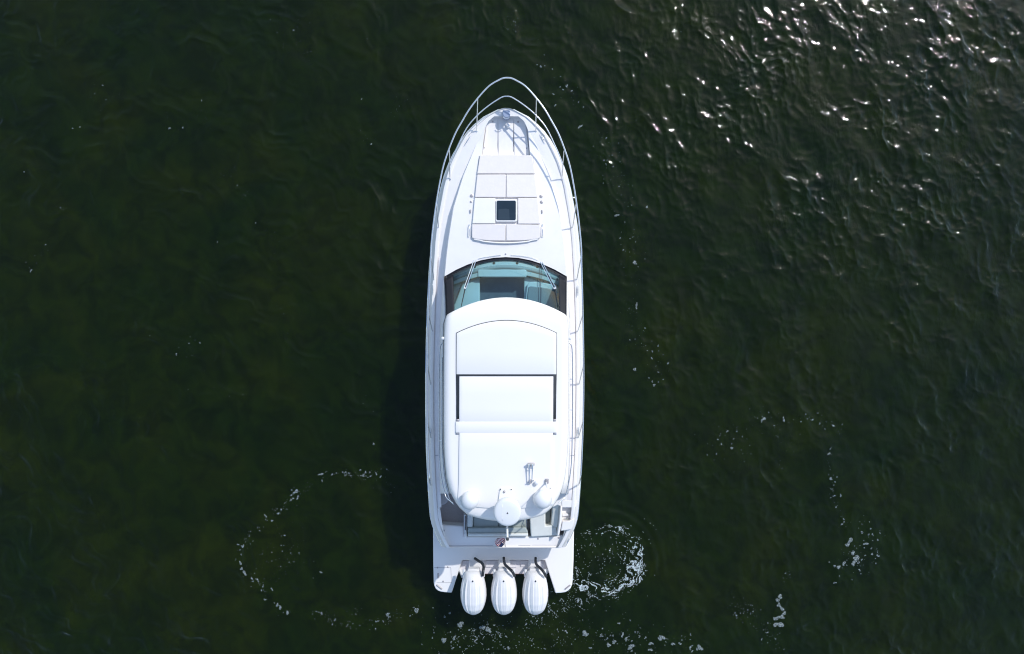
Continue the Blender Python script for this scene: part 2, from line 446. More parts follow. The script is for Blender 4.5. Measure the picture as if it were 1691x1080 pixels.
# ------------------------------------------------------------------ windscreen
def WS(q, t):
    w = 101.0*(1-t)+99.3*t
    va = 424.0+32.5*q*q; vb = 502+26*q*q
    z = (1.945-0.075*q*q)*(1-t)+(2.93-0.03*q*q)*t
    z += 0.05*math.sin(math.pi*t)
    return S(q*w, va+(vb-va)*t, z)
def ws_patch(name, q0, q1, t0, t1, m, nq, nt, lift=0.0, **k):
    rows = []
    for t in np.linspace(t0, t1, nt):
        rows.append([tuple(np.array(WS(q, t))+np.array((0, 0, lift))) for q in np.linspace(q0, q1, nq)])
    return gridmesh(name, rows, m, BOAT, **k)
ws_patch("windscreen_glass", -0.868, 0.884, 0.05, 1.0, GLASS, 40, 10, lift=0.004, solid=0.0)
ws_patch("windscreen_band", -1, 1, 0.0, 0.066, FRAME, 48, 3, lift=0.006, solid=0.012, bevel=0.003)
ws_patch("windscreen_pillar", -1, -0.865, 0.068, 1.0, FRAME, 5, 10, lift=0.012, solid=0.03)
ws_patch("windscreen_pillar", 0.875, 1.0, 0.068, 1.0, FRAME, 5, 10, lift=0.012, solid=0.03)
# thin white moulding ahead of the band
rows = []
for t in (-0.035, 0.0):
    rows.append([tuple(np.array(WS(q, t))+np.array((0, 0, 0.004+(0.004 if t == 0 else 0)))) for q in np.linspace(-1, 1, 48)])
gridmesh("windscreen_moulding", rows, GEL, BOAT, solid=0.03)
disc("deck_button", S(0, 419.5, zD(0, 419.5)), .018, .02, GREYF, BOAT, seg=12)

# wipers: pantograph arms and blade
def wsz(u, v, lift):
    # height of the glass under a surveyed point
    best = None
    q = max(-1, min(1, u/100))
    for t in np.linspace(-0.05, 1, 60):
        p = WS(q, t); vv = 540-p[1]*F/(CAM_H-p[2])
        if best is None or abs(vv-v) < best[0]: best = (abs(vv-v), p[2])
    return best[1]+lift
for (a0, a1, b0, b1, c, e) in (((-50.3, 424), (-69.6, 475.8), (-46.6, 423.5), (-66.5, 476.5), (-68, 478), (-74.8, 506.5)),
                               ((54.6, 427), (78.7, 476.5), (57.5, 427.5), (82.5, 476), (80.5, 478), (85.8, 505.5))):
    z0 = wsz(*a0, .05); z1 = wsz(*a1, .06); z2 = wsz(*e, .03)
    wp = tube("wiper_arm", [S(*a0, z0), S(*a1, z1)], .0105, STEEL, BOAT, seg=6)
    tube("wiper_link", [S(*b0, z0), S(*b1, z1)], .0105, STEEL, wp, seg=6)
    tube("wiper_head", [S(*a1, z1), S(*b1, z1)], .022, PLAS, wp, seg=8)
    bl0 = (a1[0]*0.55+b1[0]*0.45, a1[1]); mid = ((a0[0]+a1[0])/2+1.6*(1 if a0[0] > 0 else 1), (a0[1]+a1[1])/2)
    blade = [S(mid[0], mid[1], wsz(*mid, .02)), S(*c, z1-.035), S(*e, z2)]
    tube("wiper_blade", blade, [.012, .016, .009], BLACK, wp, seg=6)
    for q in (a0, b0):
        disc("wiper_pivot", S(q[0], q[1], z0-.04), .03, .05, STEEL, wp, seg=12)
# grab bead either side of wiper feet
for pts in (((-45.5, 427.5), (-33, 424.8), (-8, 421.2)), ((8, 421.2), (38, 424.5), (53, 429))):
    tube("washer_hose", smooth_path([S(u, v, zD(u, v)+.02) for u, v in pts]), .006, RAILM, BOAT, seg=6)

# ------------------------------------------------------------------ sun pads, hatch and their fittings on the trunk
def pad(name, poly, h, m, lab=None, bevel=0.014):
    n = len(poly)
    top = [S(u, v, zD(u, v)+h) for u, v in poly]
    o = prism(name, top, lambda p: p[2]-h+0.004, m, BOAT, bevel=bevel, seg=3)
    if lab: o["label"] = lab
    return o
pad_base = []
for (nm, poly, m) in (
    ("sun_pad", [(-43.5, 257.6), (-30, 256.2), (-10, 255.6), (10, 255.6), (30, 256.2), (43.5, 257.6), (47.6, 286.6), (-47.9, 286.6)], VINYL),
    ("sun_pad", [(-47.6, 288.0), (-0.6, 288.0), (-0.6, 325.6), (-51.6, 325.6)], VINYL),
    ("sun_pad", [(0.4, 288.0), (47.6, 288.0), (52.3, 325.6), (0.4, 325.6)], VINYL),
    ("sun_pad", [(-51.8, 326.6), (-17.6, 326.9), (-17.6, 369.0), (-55.6, 369.0)], DECK),
    ("sun_pad", [(19.6, 326.6), (52.4, 326.6), (56.4, 369.6), (19.8, 369.6)], VINYL),
    ("sun_pad", [(-56, 370.2), (-0.6, 370.2), (-0.6, 397.4), (-30, 397.2), (-52, 394.5), (-56.4, 392)], VINYL),
    ("sun_pad", [(0.4, 370.2), (56.6, 370.9), (57, 392), (52.5, 394.5), (30, 397.2), (0.4, 397.4)], VINYL)):
    pad(nm, poly, 0.065, m)
# dark shadow-gap tray the pads lie in
tray = [(-44.5, 257.4), (44.4, 257.4), (58.0, 391.5), (-57.2, 391.5)]
prism("pad_tray", [S(u, v, zD(u, v)+0.012) for u, v in tray], lambda p: p[2]-0.03, SEAM, BOAT, bevel=0)
# bolster behind the pads
rows = []
for h, dv in ((0.0, -1.0), (0.055, -0.4), (0.06, 1.2), (0.035, 2.0), (0.0, 2.3)):
    rows.append([S(u, 399.6-5.5*(u/53)**2+dv+(0.8 if abs(u) < 40 else 0), zD(u, 400)+h) for u in np.linspace(-53, 53, 30)])
gridmesh("pad_bolster", rows, GEL, BOAT)
# hatch
hz = zD(0, 347)
prism("hatch_frame", [S(u, v, hz+0.075) for u, v in ((-17.2, 331), (-15.5, 329.3), (17, 329.3), (18.7, 331), (18.7, 364.4), (17, 366.2), (-15.5, 366.2), (-17.2, 364.4))], hz-0.02, GEL, BOAT, bevel=0.012)
hg = prism("hatch_glass", [S(u, v, hz+0.082) for u, v in ((-15.7, 332.8), (-14, 331.2), (14.6, 331.2), (16.2, 332.8), (16.2, 362), (14.6, 363.6), (-14, 363.6), (-15.7, 362))], hz+0.06, HATCHG, BOAT, bevel=0.004)
prism("hatch_reflection", [S(u, v, hz+0.084) for u, v in ((-12.5, 345.5), (-1, 344.5), (5.2, 345.5), (6, 363), (-12.8, 363))], hz+0.081, mat("hatch_reflection_panel", (0.035, 0.052, 0.066), 0.15), hg, bevel=0)  # painted reflection: a slightly lighter panel laid on the glass
for u, v, r in ((-56.7, 323.6, .044), (-57.6, 333.2, .03), (57.9, 324.3, .044), (58.8, 333.8, .044)):
    o = disc("cup_holder", S(u, v, zD(u, v)), r, .012, GREYF, BOAT, seg=20)
    lathe("holder_ring", S(u, v, zD(u, v)), [(r*1.2, -.002), (r*1.2, .006), (r*1.08, .008)], GEL, o, seg=20)
for u, v in ((-58.7, 348.8), (59.6, 349.3)):
    box("pad_latch", Vector(S(u, v, zD(u, v)+.015)), (.03, .09, .03), GREYF, BOAT, bevel=.008)
for s in (-1, 1):
    pts = [S(s*(60.3), 370.2, zD(60, 370)), S(s*60.4, 372, zD(60, 372)+.055), S(s*60.8, 389, zD(60, 389)+.055), S(s*61.2, 391.5, zD(60, 391))]
    tube("pad_grab_rail", pts, .009, STEEL, BOAT, seg=6)

# ------------------------------------------------------------------ bow rail
RT = [(0, 128.3), (6, 128.8), (14, 132.2), (30, 142), (48, 161.5), (63, 181.5), (74, 200), (85, 220), (95.5, 246), (104, 272), (110, 300), (115.8, 335), (121, 375),
      (124.2, 410), (124.6, 433), (126.2, 480), (127.3, 520), (128.2, 560), (128.9, 604), (129.0, 650), (128.3, 700), (126.8, 745), (125.0, 783)]
def zr(v): return zG(max(178, v))+0.68
def rail_pt(s, u, v, z): return S(s*u, v, z)
left = [rail_pt(-1, u, v, zr(v)) for u, v in RT[1:]][::-1]
right = [rail_pt(1, u, v, zr(v)) for u, v in RT[1:]]
endl = [S(-121.5, 801, zS(801)), S(-123.2, 796, zS(796)+.4)]
endr = [S(121.5, 801, zS(801)), S(123.2, 796, zS(796)+.4)]
path = endl+left+[S(0, RT[0][1], zr(180))]+right+endr[::-1]
RAIL = tube("bow_rail", smooth_path(path, 4), .0185, RAILM, BOAT, seg=8)
MR = [(0, 159), (5, 159.4), (12, 162.5), (30, 174.5), (48.5, 190.3), (66, 211.5), (81.5, 243), (89, 260), (93.4, 271.5)]
mid = [S(-u, v, zG(max(190, v))+.34-(0.3 if v > 290 else 0)) for u, v in MR[1:]][::-1]+[S(0, 159, zG(190)+.34)]+[S(u, v, zG(max(190, v))+.34-(0.3 if v > 290 else 0)) for u, v in MR[1:]]
tube("mid_rail", smooth_path(mid, 4), .0145, RAILM, RAIL, seg=8)
ST = [(48.6, 163, 48.9, 217), (94.8, 249, 92.2, 296), (115.4, 336, 110.4, 377), (123.6, 425, 117.6, 463), (126.8, 520, 119.6, 548), (128.6, 603, 122, 635.5), (128.2, 695, 121.4, 723.5)]
for s in (-1, 1):
    for (u0, v0, u1, v1) in ST:
        zb = zS(v1)+.0
        a = Vector(S(s*u0, v0, zr(v0))); b = Vector(S(s*u1, v1, zb))
        o = tube("stanchion", [a, b], .0135, RAILM, RAIL, seg=8)
        disc("stanchion_foot", (b.x, b.y, zb), .024, .010, STEEL, o, seg=12)

# ------------------------------------------------------------------ hardtop
def hrow(vc, ve, w, dz, qs):
    r = []
    for q in qs:
        v = vc+(ve-vc)*q*q; u = q*w
        e = max(0, abs(q)-0.90)/0.10
        r.append(S(u, v, ZH(u, v)+dz-0.10*e**2.2))
    return r
qs = [-1, -.985, -.965, -.94, -.91, -.87]+list(np.linspace(-.8, .8, 17))+[.87, .91, .94, .965, .985, 1]
HR = [(491.0, 518, 95.5, -.12), (491.3, 518.8, 97, -.055), (493, 521, 99, -.02), (498, 527, 101.2, -.004), (508, 536, 102.2, 0), (522, 547, 102.8, 0), (560, 570, 103.3, 0), (620, 622, 103.5, 0), (690, 690, 103.4, 0),
      (735, 735, 102.6, 0), (765, 765, 100.8, 0), (790, 788, 98, 0), (810, 805, 94, 0), (826, 818, 89, 0), (840, 830, 82.5, 0), (849, 838, 76.5, 0), (856, 844, 70, -.01), (860, 849, 64, -.05), (860.8, 851, 61, -.12)]
HT = gridmesh("hardtop", [hrow(a, b, w, dz, qs) for a, b, w, dz in HR], GEL, BOAT, solid=0.05, angle=60)
def patch(name, rows_, off, thick, m, parent, nq=26, bevel=0.006):
    rows = []
    for vc, ve, w in rows_:
        rows.append([S(q*w, vc+(ve-vc)*q*q, ZH(q*w, vc+(ve-vc)*q*q)+off) for q in np.linspace(-1, 1, nq)])
    return gridmesh(name, rows, m, parent, solid=thick, bevel=bevel, angle=50)
patch("roof_gasket", [(528.4, 549.6, 83.3), (545, 560, 83.3), (580, 585, 83.3), (618, 618, 83.2), (655, 655, 82.6), (696, 696, 82.4)], .012, .01, GASK, HT, bevel=0)
patch("sunroof_panel", [(529.6, 550.4, 82.5), (545, 560, 82.5), (580, 585, 82.5), (618.2, 618.2, 82.5)], .034, .02, GEL, HT)
patch("sunroof_panel", [(621.6, 621.6, 77.6), (650, 650, 77.6), (675, 675, 77.6), (699, 699, 77.6)], .030, .017, GEL, HT)
patch("roof_crossbar", [(696.3, 696.3, 83.6), (705, 705, 83.6), (714.6, 714.6, 83.4)], .033, .032, GEL, HT)
for s in (-1, 1):
    # slot ends
    rows = [[S(s*u, v, ZH(u, v)+.028) for u in (77.9, 82.4)] for v in (692, 696.2)]
    gridmesh("slot_end", rows, GREYF, HT, solid=0.015)
patch("roof_aft_panel", [(714.2, 714.2, 77.2), (740, 740, 77.6), (770, 770, 77.8), (800, 800, 78.2), (828, 826, 79.5), (840, 833, 79)], .030, .029, GEL, HT, bevel=0.006)
for s in (-1, 1):
    rows = [[S(s*(u), v, ZH(u, v)+.004) for u in (77.0, 77.7)] for v in np.linspace(716, 826, 8)]
    gridmesh("channel_seam", rows, SEAM, HT, solid=0.003)
    gridmesh("channel_shadow", [[S(s*u, v, ZH(u, v)+.012) for u in (78.0, 83.2)] for v in (714.7, 717.6)], SEAM, HT, solid=0.01)  # crossbar shadow at the channel head, painted as a grey strip

# grab rails along both sides of the hardtop
for s in (-1, 1):
    zz = 2.62
    pts = [S(s*104.5, 566, zz), S(s*107.3, 569, zz), S(s*109.2, 577, zz), S(s*110, 600, zz), S(s*110.4, 660, zz), S(s*110.2, 710, zz), S(s*109.0, 760, zz+.02), S(s*106.5, 785, zz+.04), S(s*102.5, 806, zz+.08), S(s*98.5, 820, zz+.12), S(s*92, 827, zz+.2), S(s*87, 830.5, zz+.25)]
    o = tube("grab_rail", smooth_path(pts, 4), .0125, RAILM, BOAT)
    for v in (626, 677, 728):
        tube("rail_standoff", [S(s*110.2, v, zz), S(s*105.5, v, zz)], .009, RAILM, o, seg=6)
    lathe("navigation_light", S(s*105.0 if s > 0 else -104.6, 558.5, 2.84), [(.035, 0), (.04, .03), (.036, .06), (.015, .075)], PLAS, BOAT, seg=14)
    if s < 0: tube("side_gutter", smooth_path([S(s*105.6, 590, 2.70), S(s*105.8, 700, 2.70), S(s*103.6, 765, 2.72), S(s*99, 800, 2.74), S(s*93, 822, 2.78), S(s*86, 833, 2.82)], 3), .012, RAILM, BOAT)

# ------------------------------------------------------------------ gear on the hardtop
def dome(u, v, r, h0):
    z = ZH(u, v)+.028; c = S(u, v, z)
    prof = [(r*.80, 0), (r*.82, .03), (r*.70, .05), (r*.70, h0*.55), (r*.93, h0*.62), (r, h0*.75), (r, h0)]
    prof += [(r*math.cos(a), h0+r*.95*math.sin(a)) for a in np.linspace(.12, math.pi/2-.02, 12)]
    o = lathe("satellite_dome", c, prof, PLAS, BOAT, seg=40)
    lathe("dome_base_ring", c, [(r*.9, -.004), (r*.9, .02), (r*.8, .028)], GEL, o, seg=28)
dome(-59.0, 823.5, .218, .17)
dome(59.8, 821.5, .226, .17)
# radar on its pedestal
zr0 = ZH(2, 835)+.03
c = Vector(S(2.0, 838, zr0))
rp = prism("radar_mount", [S(u, v, zr0+.05) for u, v in ((-9, 806), (9, 806), (11, 812), (16, 838), (12, 850), (-10, 850), (-14, 838), (-11, 812))], zr0-.02, GEL, BOAT, bevel=.015)
for u in (-9.3, 8.8):
    disc("mount_bolt", S(u, 808.3, zr0+.046), .015, .014, GASK, rp, seg=10)
lathe("radar_post", tuple(c+Vector((0, 0, .04))), [(.13, 0), (.10, .18), (.12, .30)], GEL, rp, seg=24)
lathe("cable_gland", S(-2.5, 811.5, zr0+.04), [(.03, 0), (.025, .04), (.01, .05)], GREYF, rp, seg=12)
cr = Vector(S(1.6, 847.5, zr0+.62)); cr.z = zr0+.34
R = .325
lathe("radar_dome", tuple(cr), [(R*.75, 0), (R*.95, .03), (R, .07), (R, .17), (R*.98, .205), (R*.93, .232), (R*.80, .248), (R*.4, .256), (.01, .258)], PLAS, BOAT, seg=56)
prism("radar_badge", [(cr.x-.022, cr.y-.02, cr.z+.262), (cr.x+.022, cr.y-.02, cr.z+.262), (cr.x, cr.y+.022, cr.z+.262)], cr.z+.252, GASK, BOAT, bevel=0)
rowsb = [[(cr.x-.12+dx, cr.y+dy, cr.z+.2505-abs(dy)*.02+lift) for dx, lift in ((-.011, 0), (0, .010), (.011, 0))] for dy in np.linspace(-.19, .19, 6)]
gridmesh("radar_rib", rowsb, PLAS, BOAT, solid=.006)
# all-round light on its stalk behind the radar
lp = tube("anchor_light", [S(1.7, 868, 3.3), S(1.9, 878, 3.45), S(2.0, 888.5, 3.55)], .026, PLAS, BOAT)
tube("light_lens", [S(2.0, 888.3, 3.552), S(2.05, 892, 3.59)], .034, GASK, lp)

# twin trumpet horn
zh = ZH(40, 780)+.03
hb = box("horn_base", Vector(S(41.5, 766.5, zh+.05)), (.16, .06, .08), GREYF, BOAT, bevel=.012)
for du, L in ((-3.0, 32), (2.6, 30)):
    a = S(40.6+du*.75, 796.5-(30-L)*0, zh+.09)
    b = S(41.0+du, 766, zh+.11)
    tube("horn_trumpet", [a, tuple(Vector(a).lerp(Vector(b), .5)), tuple(Vector(a).lerp(Vector(b), .9)), b], [.011, .013, .02, .048], STEEL, hb, seg=12)
tube("horn_strap", [S(36.8, 773.5, zh+.1), S(44.6, 773.5, zh+.1)], .012, STEEL, hb, seg=6)
lathe("horn_compressor", S(40.2, 794.5, zh-.005), [(.045, 0), (.045, .07), (.03, .10)], GREYF, hb, seg=14)
tube("horn_strap", [S(35.8, 797.5, zh+.08), S(45.8, 793.5, zh+.08)], .014, STEEL, hb, seg=6)
# GPS mushroom
lathe("gps_antenna", S(50.3, 796.3, zh-.01), [(.03, 0), (.03, .05), (.052, .06), (.05, .085), (.03, .1), (.005, .105)], PLAS, BOAT, seg=20)
# whip antenna on its ratchet mount
am = box("antenna_mount", Vector(S(68.0, 794.5, zh+.03)), (.07, .11, .07), GREYF, BOAT, bevel=.01)
base = Vector(S(66.5, 797, zh+.05))
tube("whip_antenna", [base, base+Vector((-.01, .02, .40)), base+Vector((-.02, .05, .82))], [.018, .010, .005], PLAS, am)
tube("mount_lever", [S(64, 799.5, zh+.03), S(69, 797, zh+.05), S(70.5, 791, zh+.05)], .009, STEEL, am, seg=6)
disc("deck_button", S(73.5, 806.3, ZH(73, 806)+.028), .012, .012, GREYF, BOAT, seg=10)
disc("deck_button", S(-59.5, 811, ZH(60, 806)+.028), .014, .016, PLAS, BOAT, seg=10)

# ------------------------------------------------------------------ aft cockpit
prism("cockpit_sole", [S(-106, 700, .90), S(106, 700, .90), S(103, 890, .90), S(-103, 890, .90)], .66, SOLE, BOAT, bevel=0)
# inner liner walls and wide coaming tops on both quarters
CO = [(838, 106), (850, 104.3), (868, 101.8), (886, 97.5), (903, 90)]
for s in (-1, 1):
    rows = []
    vv = [838, 846, 854, 862, 870, 878, 886, 894, 903] if s < 0 else [860.5, 866, 872, 878, 886, 894, 903]
    for v in vv:
        wo = rub(v)-gin(v)-5.4; wi = interp(CO, v)
        z = zG(v)-.03-(0.06 if v > 872 else 0)
        r = [S(s*wo, v, z-.03), S(s*(wo-1), v, z), S(s*(wi+1.5), v, z), S(s*wi, v, z-.02), S(s*(wi-1.2), v, .70)]
        rows.append(r if s < 0 else r[::-1])
    gridmesh("quarter_coaming", rows, GEL, BOAT, angle=45)
# forward part of the cockpit liner (beneath the overhang)
for s in (-1, 1):
    rows = []
    for v in (780, 800, 820, 838.3):
        wi = interp(SB, v)-1.4; zz = zS(v)-.015
        r = [S(s*wi, v, zz), S(s*(wi-1.0), v, .70)]
        rows.append(r if s < 0 else r[::-1])
    gridmesh("cockpit_liner", rows, GEL, BOAT)
# rounded boarding step, port side
prism("boarding_step", [S(u, v, 1.12) for u, v in ((-104.5, 806), (-91, 806), (-90.5, 824), (-93.5, 829.5), (-98, 833), (-104, 835.5))], .70, mat("step_grey", (0.50, 0.48, 0.49), .5), BOAT, bevel=.02)
prism("quarter_deck", [S(83, 806, zS(815)-.004), S(107, 800, zS(815)-.004), S(107, 837.5, zS(815)-.004), S(96, 837.5, zS(815)-.004), S(88, 834, zS(815)-.004), S(80, 838, zS(815)-.004)], .75, GEL, BOAT, bevel=.02)
# starboard locker box with its cleat recess
rz = zG(850)
prism("quarter_box_floor", [S(93.5, 836, rz-.20), S(117, 836, rz-.20), S(116.5, 862, rz-.20), S(94, 862, rz-.20)], rz-.26, GEL, BOAT, bevel=.01)
prism("quarter_box_fore_wall", [S(93.5, 826.5, rz-.02), S(119.6, 826.5, rz-.02), S(118.8, 838.2, rz-.02), S(95.5, 838.2, rz-.02)], rz-.3, GEL, BOAT, bevel=.015)
prism("quarter_box_side", [S(92.5, 836, rz), S(95.8, 836, rz), S(95.2, 862, rz), S(91, 884, rz-.06), S(87.5, 886, rz-.06), S(90.5, 862, rz)], .7, GEL, BOAT, bevel=.02)
prism("cleat_plinth", [S(96, 848.5, rz-.13), S(103, 848, rz-.13), S(110, 851, rz-.13), S(96, 853, rz-.13)], rz-.22, GEL, BOAT, bevel=.01)
cleat(101.5, 856, math.radians(4), .14, rz-.19)
prism("quarter_box_top", [S(96.2, 861.5, rz+.004), S(107, 860.6, rz+.004), S(116.2, 855.5, rz+.004), S(114.6, 866, rz-.005), S(112.2, 873.8, rz-.03), S(103.5, 875.8, rz-.03), S(93.2, 877, rz-.03)], rz-.25, GEL, BOAT, bevel=.02)
# aft coaming (transom top)
tz = 1.24
poly = [(-104.0, 866.5), (-66.0, 869), (-66, 884.5), (-60, 886), (40, 886), (85, 886), (90, 884), (102, 884), (98.8, 899), (92, 905.5), (-92, 905.5), (-100.2, 897)]
ac = prism("transom_coaming", [S(u, v, tz) for u, v in poly], .42, GEL, BOAT, bevel=.035, seg=3)
for a, b, v in ((-96, -18, 900.6), (-14, -2, 901.6), (24, 44, 901.0), (46, 88, 900.2)):
    prism("coaming_seam", [S(a, v-.25, tz+.0035), S(b, v-.25, tz+.0035), S(b, v+.25, tz+.0035), S(a, v+.25, tz+.0035)], tz-.01, SEAM, ac, bevel=0)
for u in (-95.5, 97.5-3.5):
    prism("coaming_seam", [S(u-.3, 896, tz+.0035), S(u+.3, 896, tz+.0035), S(u+.3, 904.5, tz+.0035), S(u-.3, 904.5, tz+.0035)], tz-.01, SEAM, ac, bevel=0)
for u, v in ((-98.9, 876.2), (56.5, 889.5), (90.5, 888)):
    disc("deck_button", S(u, v, tz), .025, .01, GREYF, ac, seg=12)
cleat(-104.5, 893.6, math.radians(-72), .17, zG(893)-.0); cleat(105.0, 893.6, math.radians(72), .17, zG(893)-.0)
# hinged transom door lines to port of the bench
dg = prism("transom_gate", [S(-66.3, 850, tz+.03), S(-62, 850, tz+.03), S(-61.4, 888, tz+.03), S(-65.6, 888, tz+.03)], .72, GEL, BOAT, bevel=.015)
tube("gate_rail", [S(-65.8, 850, tz+.06), S(-65.4, 882, tz+.06)], .012, STEEL, dg); tube("gate_rail", [S(-63.2, 852, tz+.07), S(-63.4, 875, tz+.07)], .012, GASK, dg)
# centre bench: arm, seat, back rest
prism("bench_base", [S(-61, 838, 1.12), S(39, 838, 1.12), S(39, 873, 1.12), S(-61, 873, 1.12)], .72, GEL, BOAT, bevel=.02)
prism("bench_arm", [S(-61, 845, 1.30), S(-51.8, 845, 1.30), S(-51.8, 871, 1.30), S(-61, 871, 1.30)], 1.1, VINYLB, BOAT, bevel=.03)
prism("bench_cushion", [S(-50.8, 842, 1.20), S(-9, 842, 1.20), S(-9, 871.2, 1.20), S(-50.8, 871.2, 1.20)], 1.1, VINYLG, BOAT, bevel=.03)
prism("bench_cushion", [S(-8.2, 842, 1.20), S(38, 842, 1.20), S(36, 870.4, 1.20), S(-8.2, 870.4, 1.20)], 1.1, VINYLG, BOAT, bevel=.03)
prism("bench_back", [S(-60, 871.8, 1.33), S(36, 871, 1.33), S(39.4, 878.5, 1.33), S(39.6, 880.4, 1.33), S(-60, 880.4, 1.33)], .9, VINYLG, BOAT, bevel=.03)
prism("bench_back", [S(-60, 881, 1.37), S(39.8, 881, 1.37), S(40, 886, 1.37), S(-60, 886, 1.37)], .9, VINYLB, BOAT, bevel=.03)
# starboard module: sink / locker top in sun
prism("galley_module", [S(41.8, 846, 1.34), S(68.5, 846, 1.34), S(68.5, 868.8, 1.34), S(80, 867.5, 1.34), S(86.5, 868, 1.34), S(88.5, 884.4, 1.34), S(45, 887.0, 1.34), S(44, 880, 1.34)], .72, VINYLB, BOAT, bevel=.03)
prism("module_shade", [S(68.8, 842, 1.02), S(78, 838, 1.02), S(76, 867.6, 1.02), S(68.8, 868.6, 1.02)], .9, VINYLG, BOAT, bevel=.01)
prism("module_wall", [S(79.5, 838, 1.42), S(86, 832, 1.42), S(92, 832, 1.42), S(91.5, 852, 1.42), S(88.2, 872, 1.42), S(81.5, 872, 1.42), S(77, 867, 1.2), S(79, 852, 1.35)], .8, VINYLB, BOAT, bevel=.035)
tube("module_hinge", [S(40.8, 860, 1.38), S(41, 872, 1.38)], .012, GASK, BOAT, seg=6)

# flag on a short staff
fs0 = Vector(S(0.5, 888.8, tz+.12)); fs1 = Vector(S(1.4, 903, tz+.60))
st = tube("flag_staff", [fs0, fs1], .011, GREYF, BOAT)
def flag():
    # a small limp ensign: stripes run across, curled by wind; each stripe its own strip of cloth, one object per colour
    org = fs0.lerp(fs1, .2); end = fs0.lerp(fs1, .97)
    nst = 13; L = .24
    def pt(a, b):
        # a runs across the stripes, b along them from the staff to the fly
        b2 = b**.9
        cu, cv = -0.6+(-12.2+.6)*b2, 899.6+(891.2-899.6)*b2
        w = 8.0*math.sin(math.pi*(.13+.80*b2))**.7
        k = (a-.5)*2
        u_ = cu+k*w*.62+1.2*math.sin(b*5); v_ = cv-k*w*.80
        return Vector(S(u_, v_, tz+.34+.05*math.sin(b*6+a*4)-.05*abs(k)))
    for m_, nm, sel in ((RED, "flag_stripe", 0), (WHT, "flag_stripe", 1)):
        for i in range(nst):
            if i % 2 != sel: continue
            b0 = .40 if i < 7 else 0
            rows = [[tuple(pt(a, b)) for b in np.linspace(b0, 1, 9)] for a in (i/nst, (i+1)/nst)]
            gridmesh(nm, rows, m_, st, solid=.002, soff=0)
    rows = [[tuple(pt(a, b)) for b in np.linspace(0, .4, 6)] for a in np.linspace(0, 7/nst, 6)]
    gridmesh("flag_canton", rows, BLU, st, solid=.002, soff=0)
flag()

# ------------------------------------------------------------------ swim platform and motor well
zp = .46
poly = [(715.0, 868), (715.4, 930), (716.1, 962), (717.0, 967.5), (719.5, 972.6), (723.5, 975.8), (728, 977.3), (734, 978.3), (746.0, 979.0),
        (763.4, 925.3), (899.8, 925.3), (917.2, 979.6), (926, 979.3), (933.6, 978.2), (938.6, 975.5), (942.6, 971.2), (945.0, 965.5), (945.8, 958), (947.2, 925), (948.0, 868)]
sp = prism("swim_platform", [P(x, y, zp) for x, y in poly], zp-.20, GEL, BOAT, bevel=.025, seg=3)
# transom wall below the coaming
prism("transom", [S(-98, 896, 1.2), S(98, 896, 1.2), S(98, 899, 1.2), S(-98, 899, 1.2)], .1, GEL, BOAT, bevel=0)
def plate(name, pts, z, m, parent, t=.004): return prism(name, [P(x, y, z+t) for x, y in pts], z-.002, m, parent, bevel=0)
for pts in (((717, 937.2), (744.6, 937.2), (744.6, 937.7), (717, 937.7)), ((744.2, 937.7), (744.8, 937.7), (745.8, 962), (745.2, 962)), ((721, 962), (745.8, 962), (745.8, 962.5), (721, 962.5))):
    plate("platform_seam", pts, zp, SEAM, sp)
for x, y in ((722.4, 937.2), (739.4, 936.4), (731.8, 960)):
    disc("platform_latch", P(x, y, zp), .022, .012, GREYF, sp, seg=12)
box("ladder_handle", Vector(P(723.4, 950.5, zp+.01)), (.035, .14, .03), GREYF, sp, bevel=.008)
for x, y, a in ((725.5, 969.3, -38), (937.3, 969.6, 38)):
    o = box("boarding_cleat", Vector(P(x, y, zp+.012)), (.20, .04, .035), GREYF, sp, rz=math.radians(a), bevel=.015)
# motor well ledge
wz = .22
ml = prism("motor_well_ledge", [P(x, y, wz) for x, y in ((757, 920), (907, 920), (909, 938), (905, 947.5), (897, 948.3), (768, 948.3), (760, 944.5), (756.5, 936))], wz-.18, LEDGE, BOAT, bevel=.02)
for x0, x1, y0, y1 in ((764, 796, 926, 934.6), (802, 827, 926, 937), (829, 853, 926, 937), (860, 896, 926, 936)):
    prism("well_panel", [P(x0, y0, wz+.03), P(x1, y0, wz+.03), P(x1, y1, wz+.03), P(x0, y1, wz+.03)], wz-.01, LEDGE, ml, bevel=.008)
for x in (769.5, 791, 820, 846, 873):
    disc("well_bolt", P(x, 939.8, wz), .014, .014, GREYF, ml, seg=10)
tube("well_bumper", [P(758, 939, wz+.02), P(761, 944, wz+.03), P(764.5, 953, wz+.03)], .045, PLAS, ml)
tube("well_bumper", [P(904.5, 939, wz+.02), P(902, 943, wz+.03), P(900, 950, wz+.03)], .045, PLAS, ml)
plate("well_seam", ((800, 947.4), (880, 947.4), (880, 948.0), (800, 948.0)), wz, mat("brown_seam", (.22, .13, .11), .7), ml)

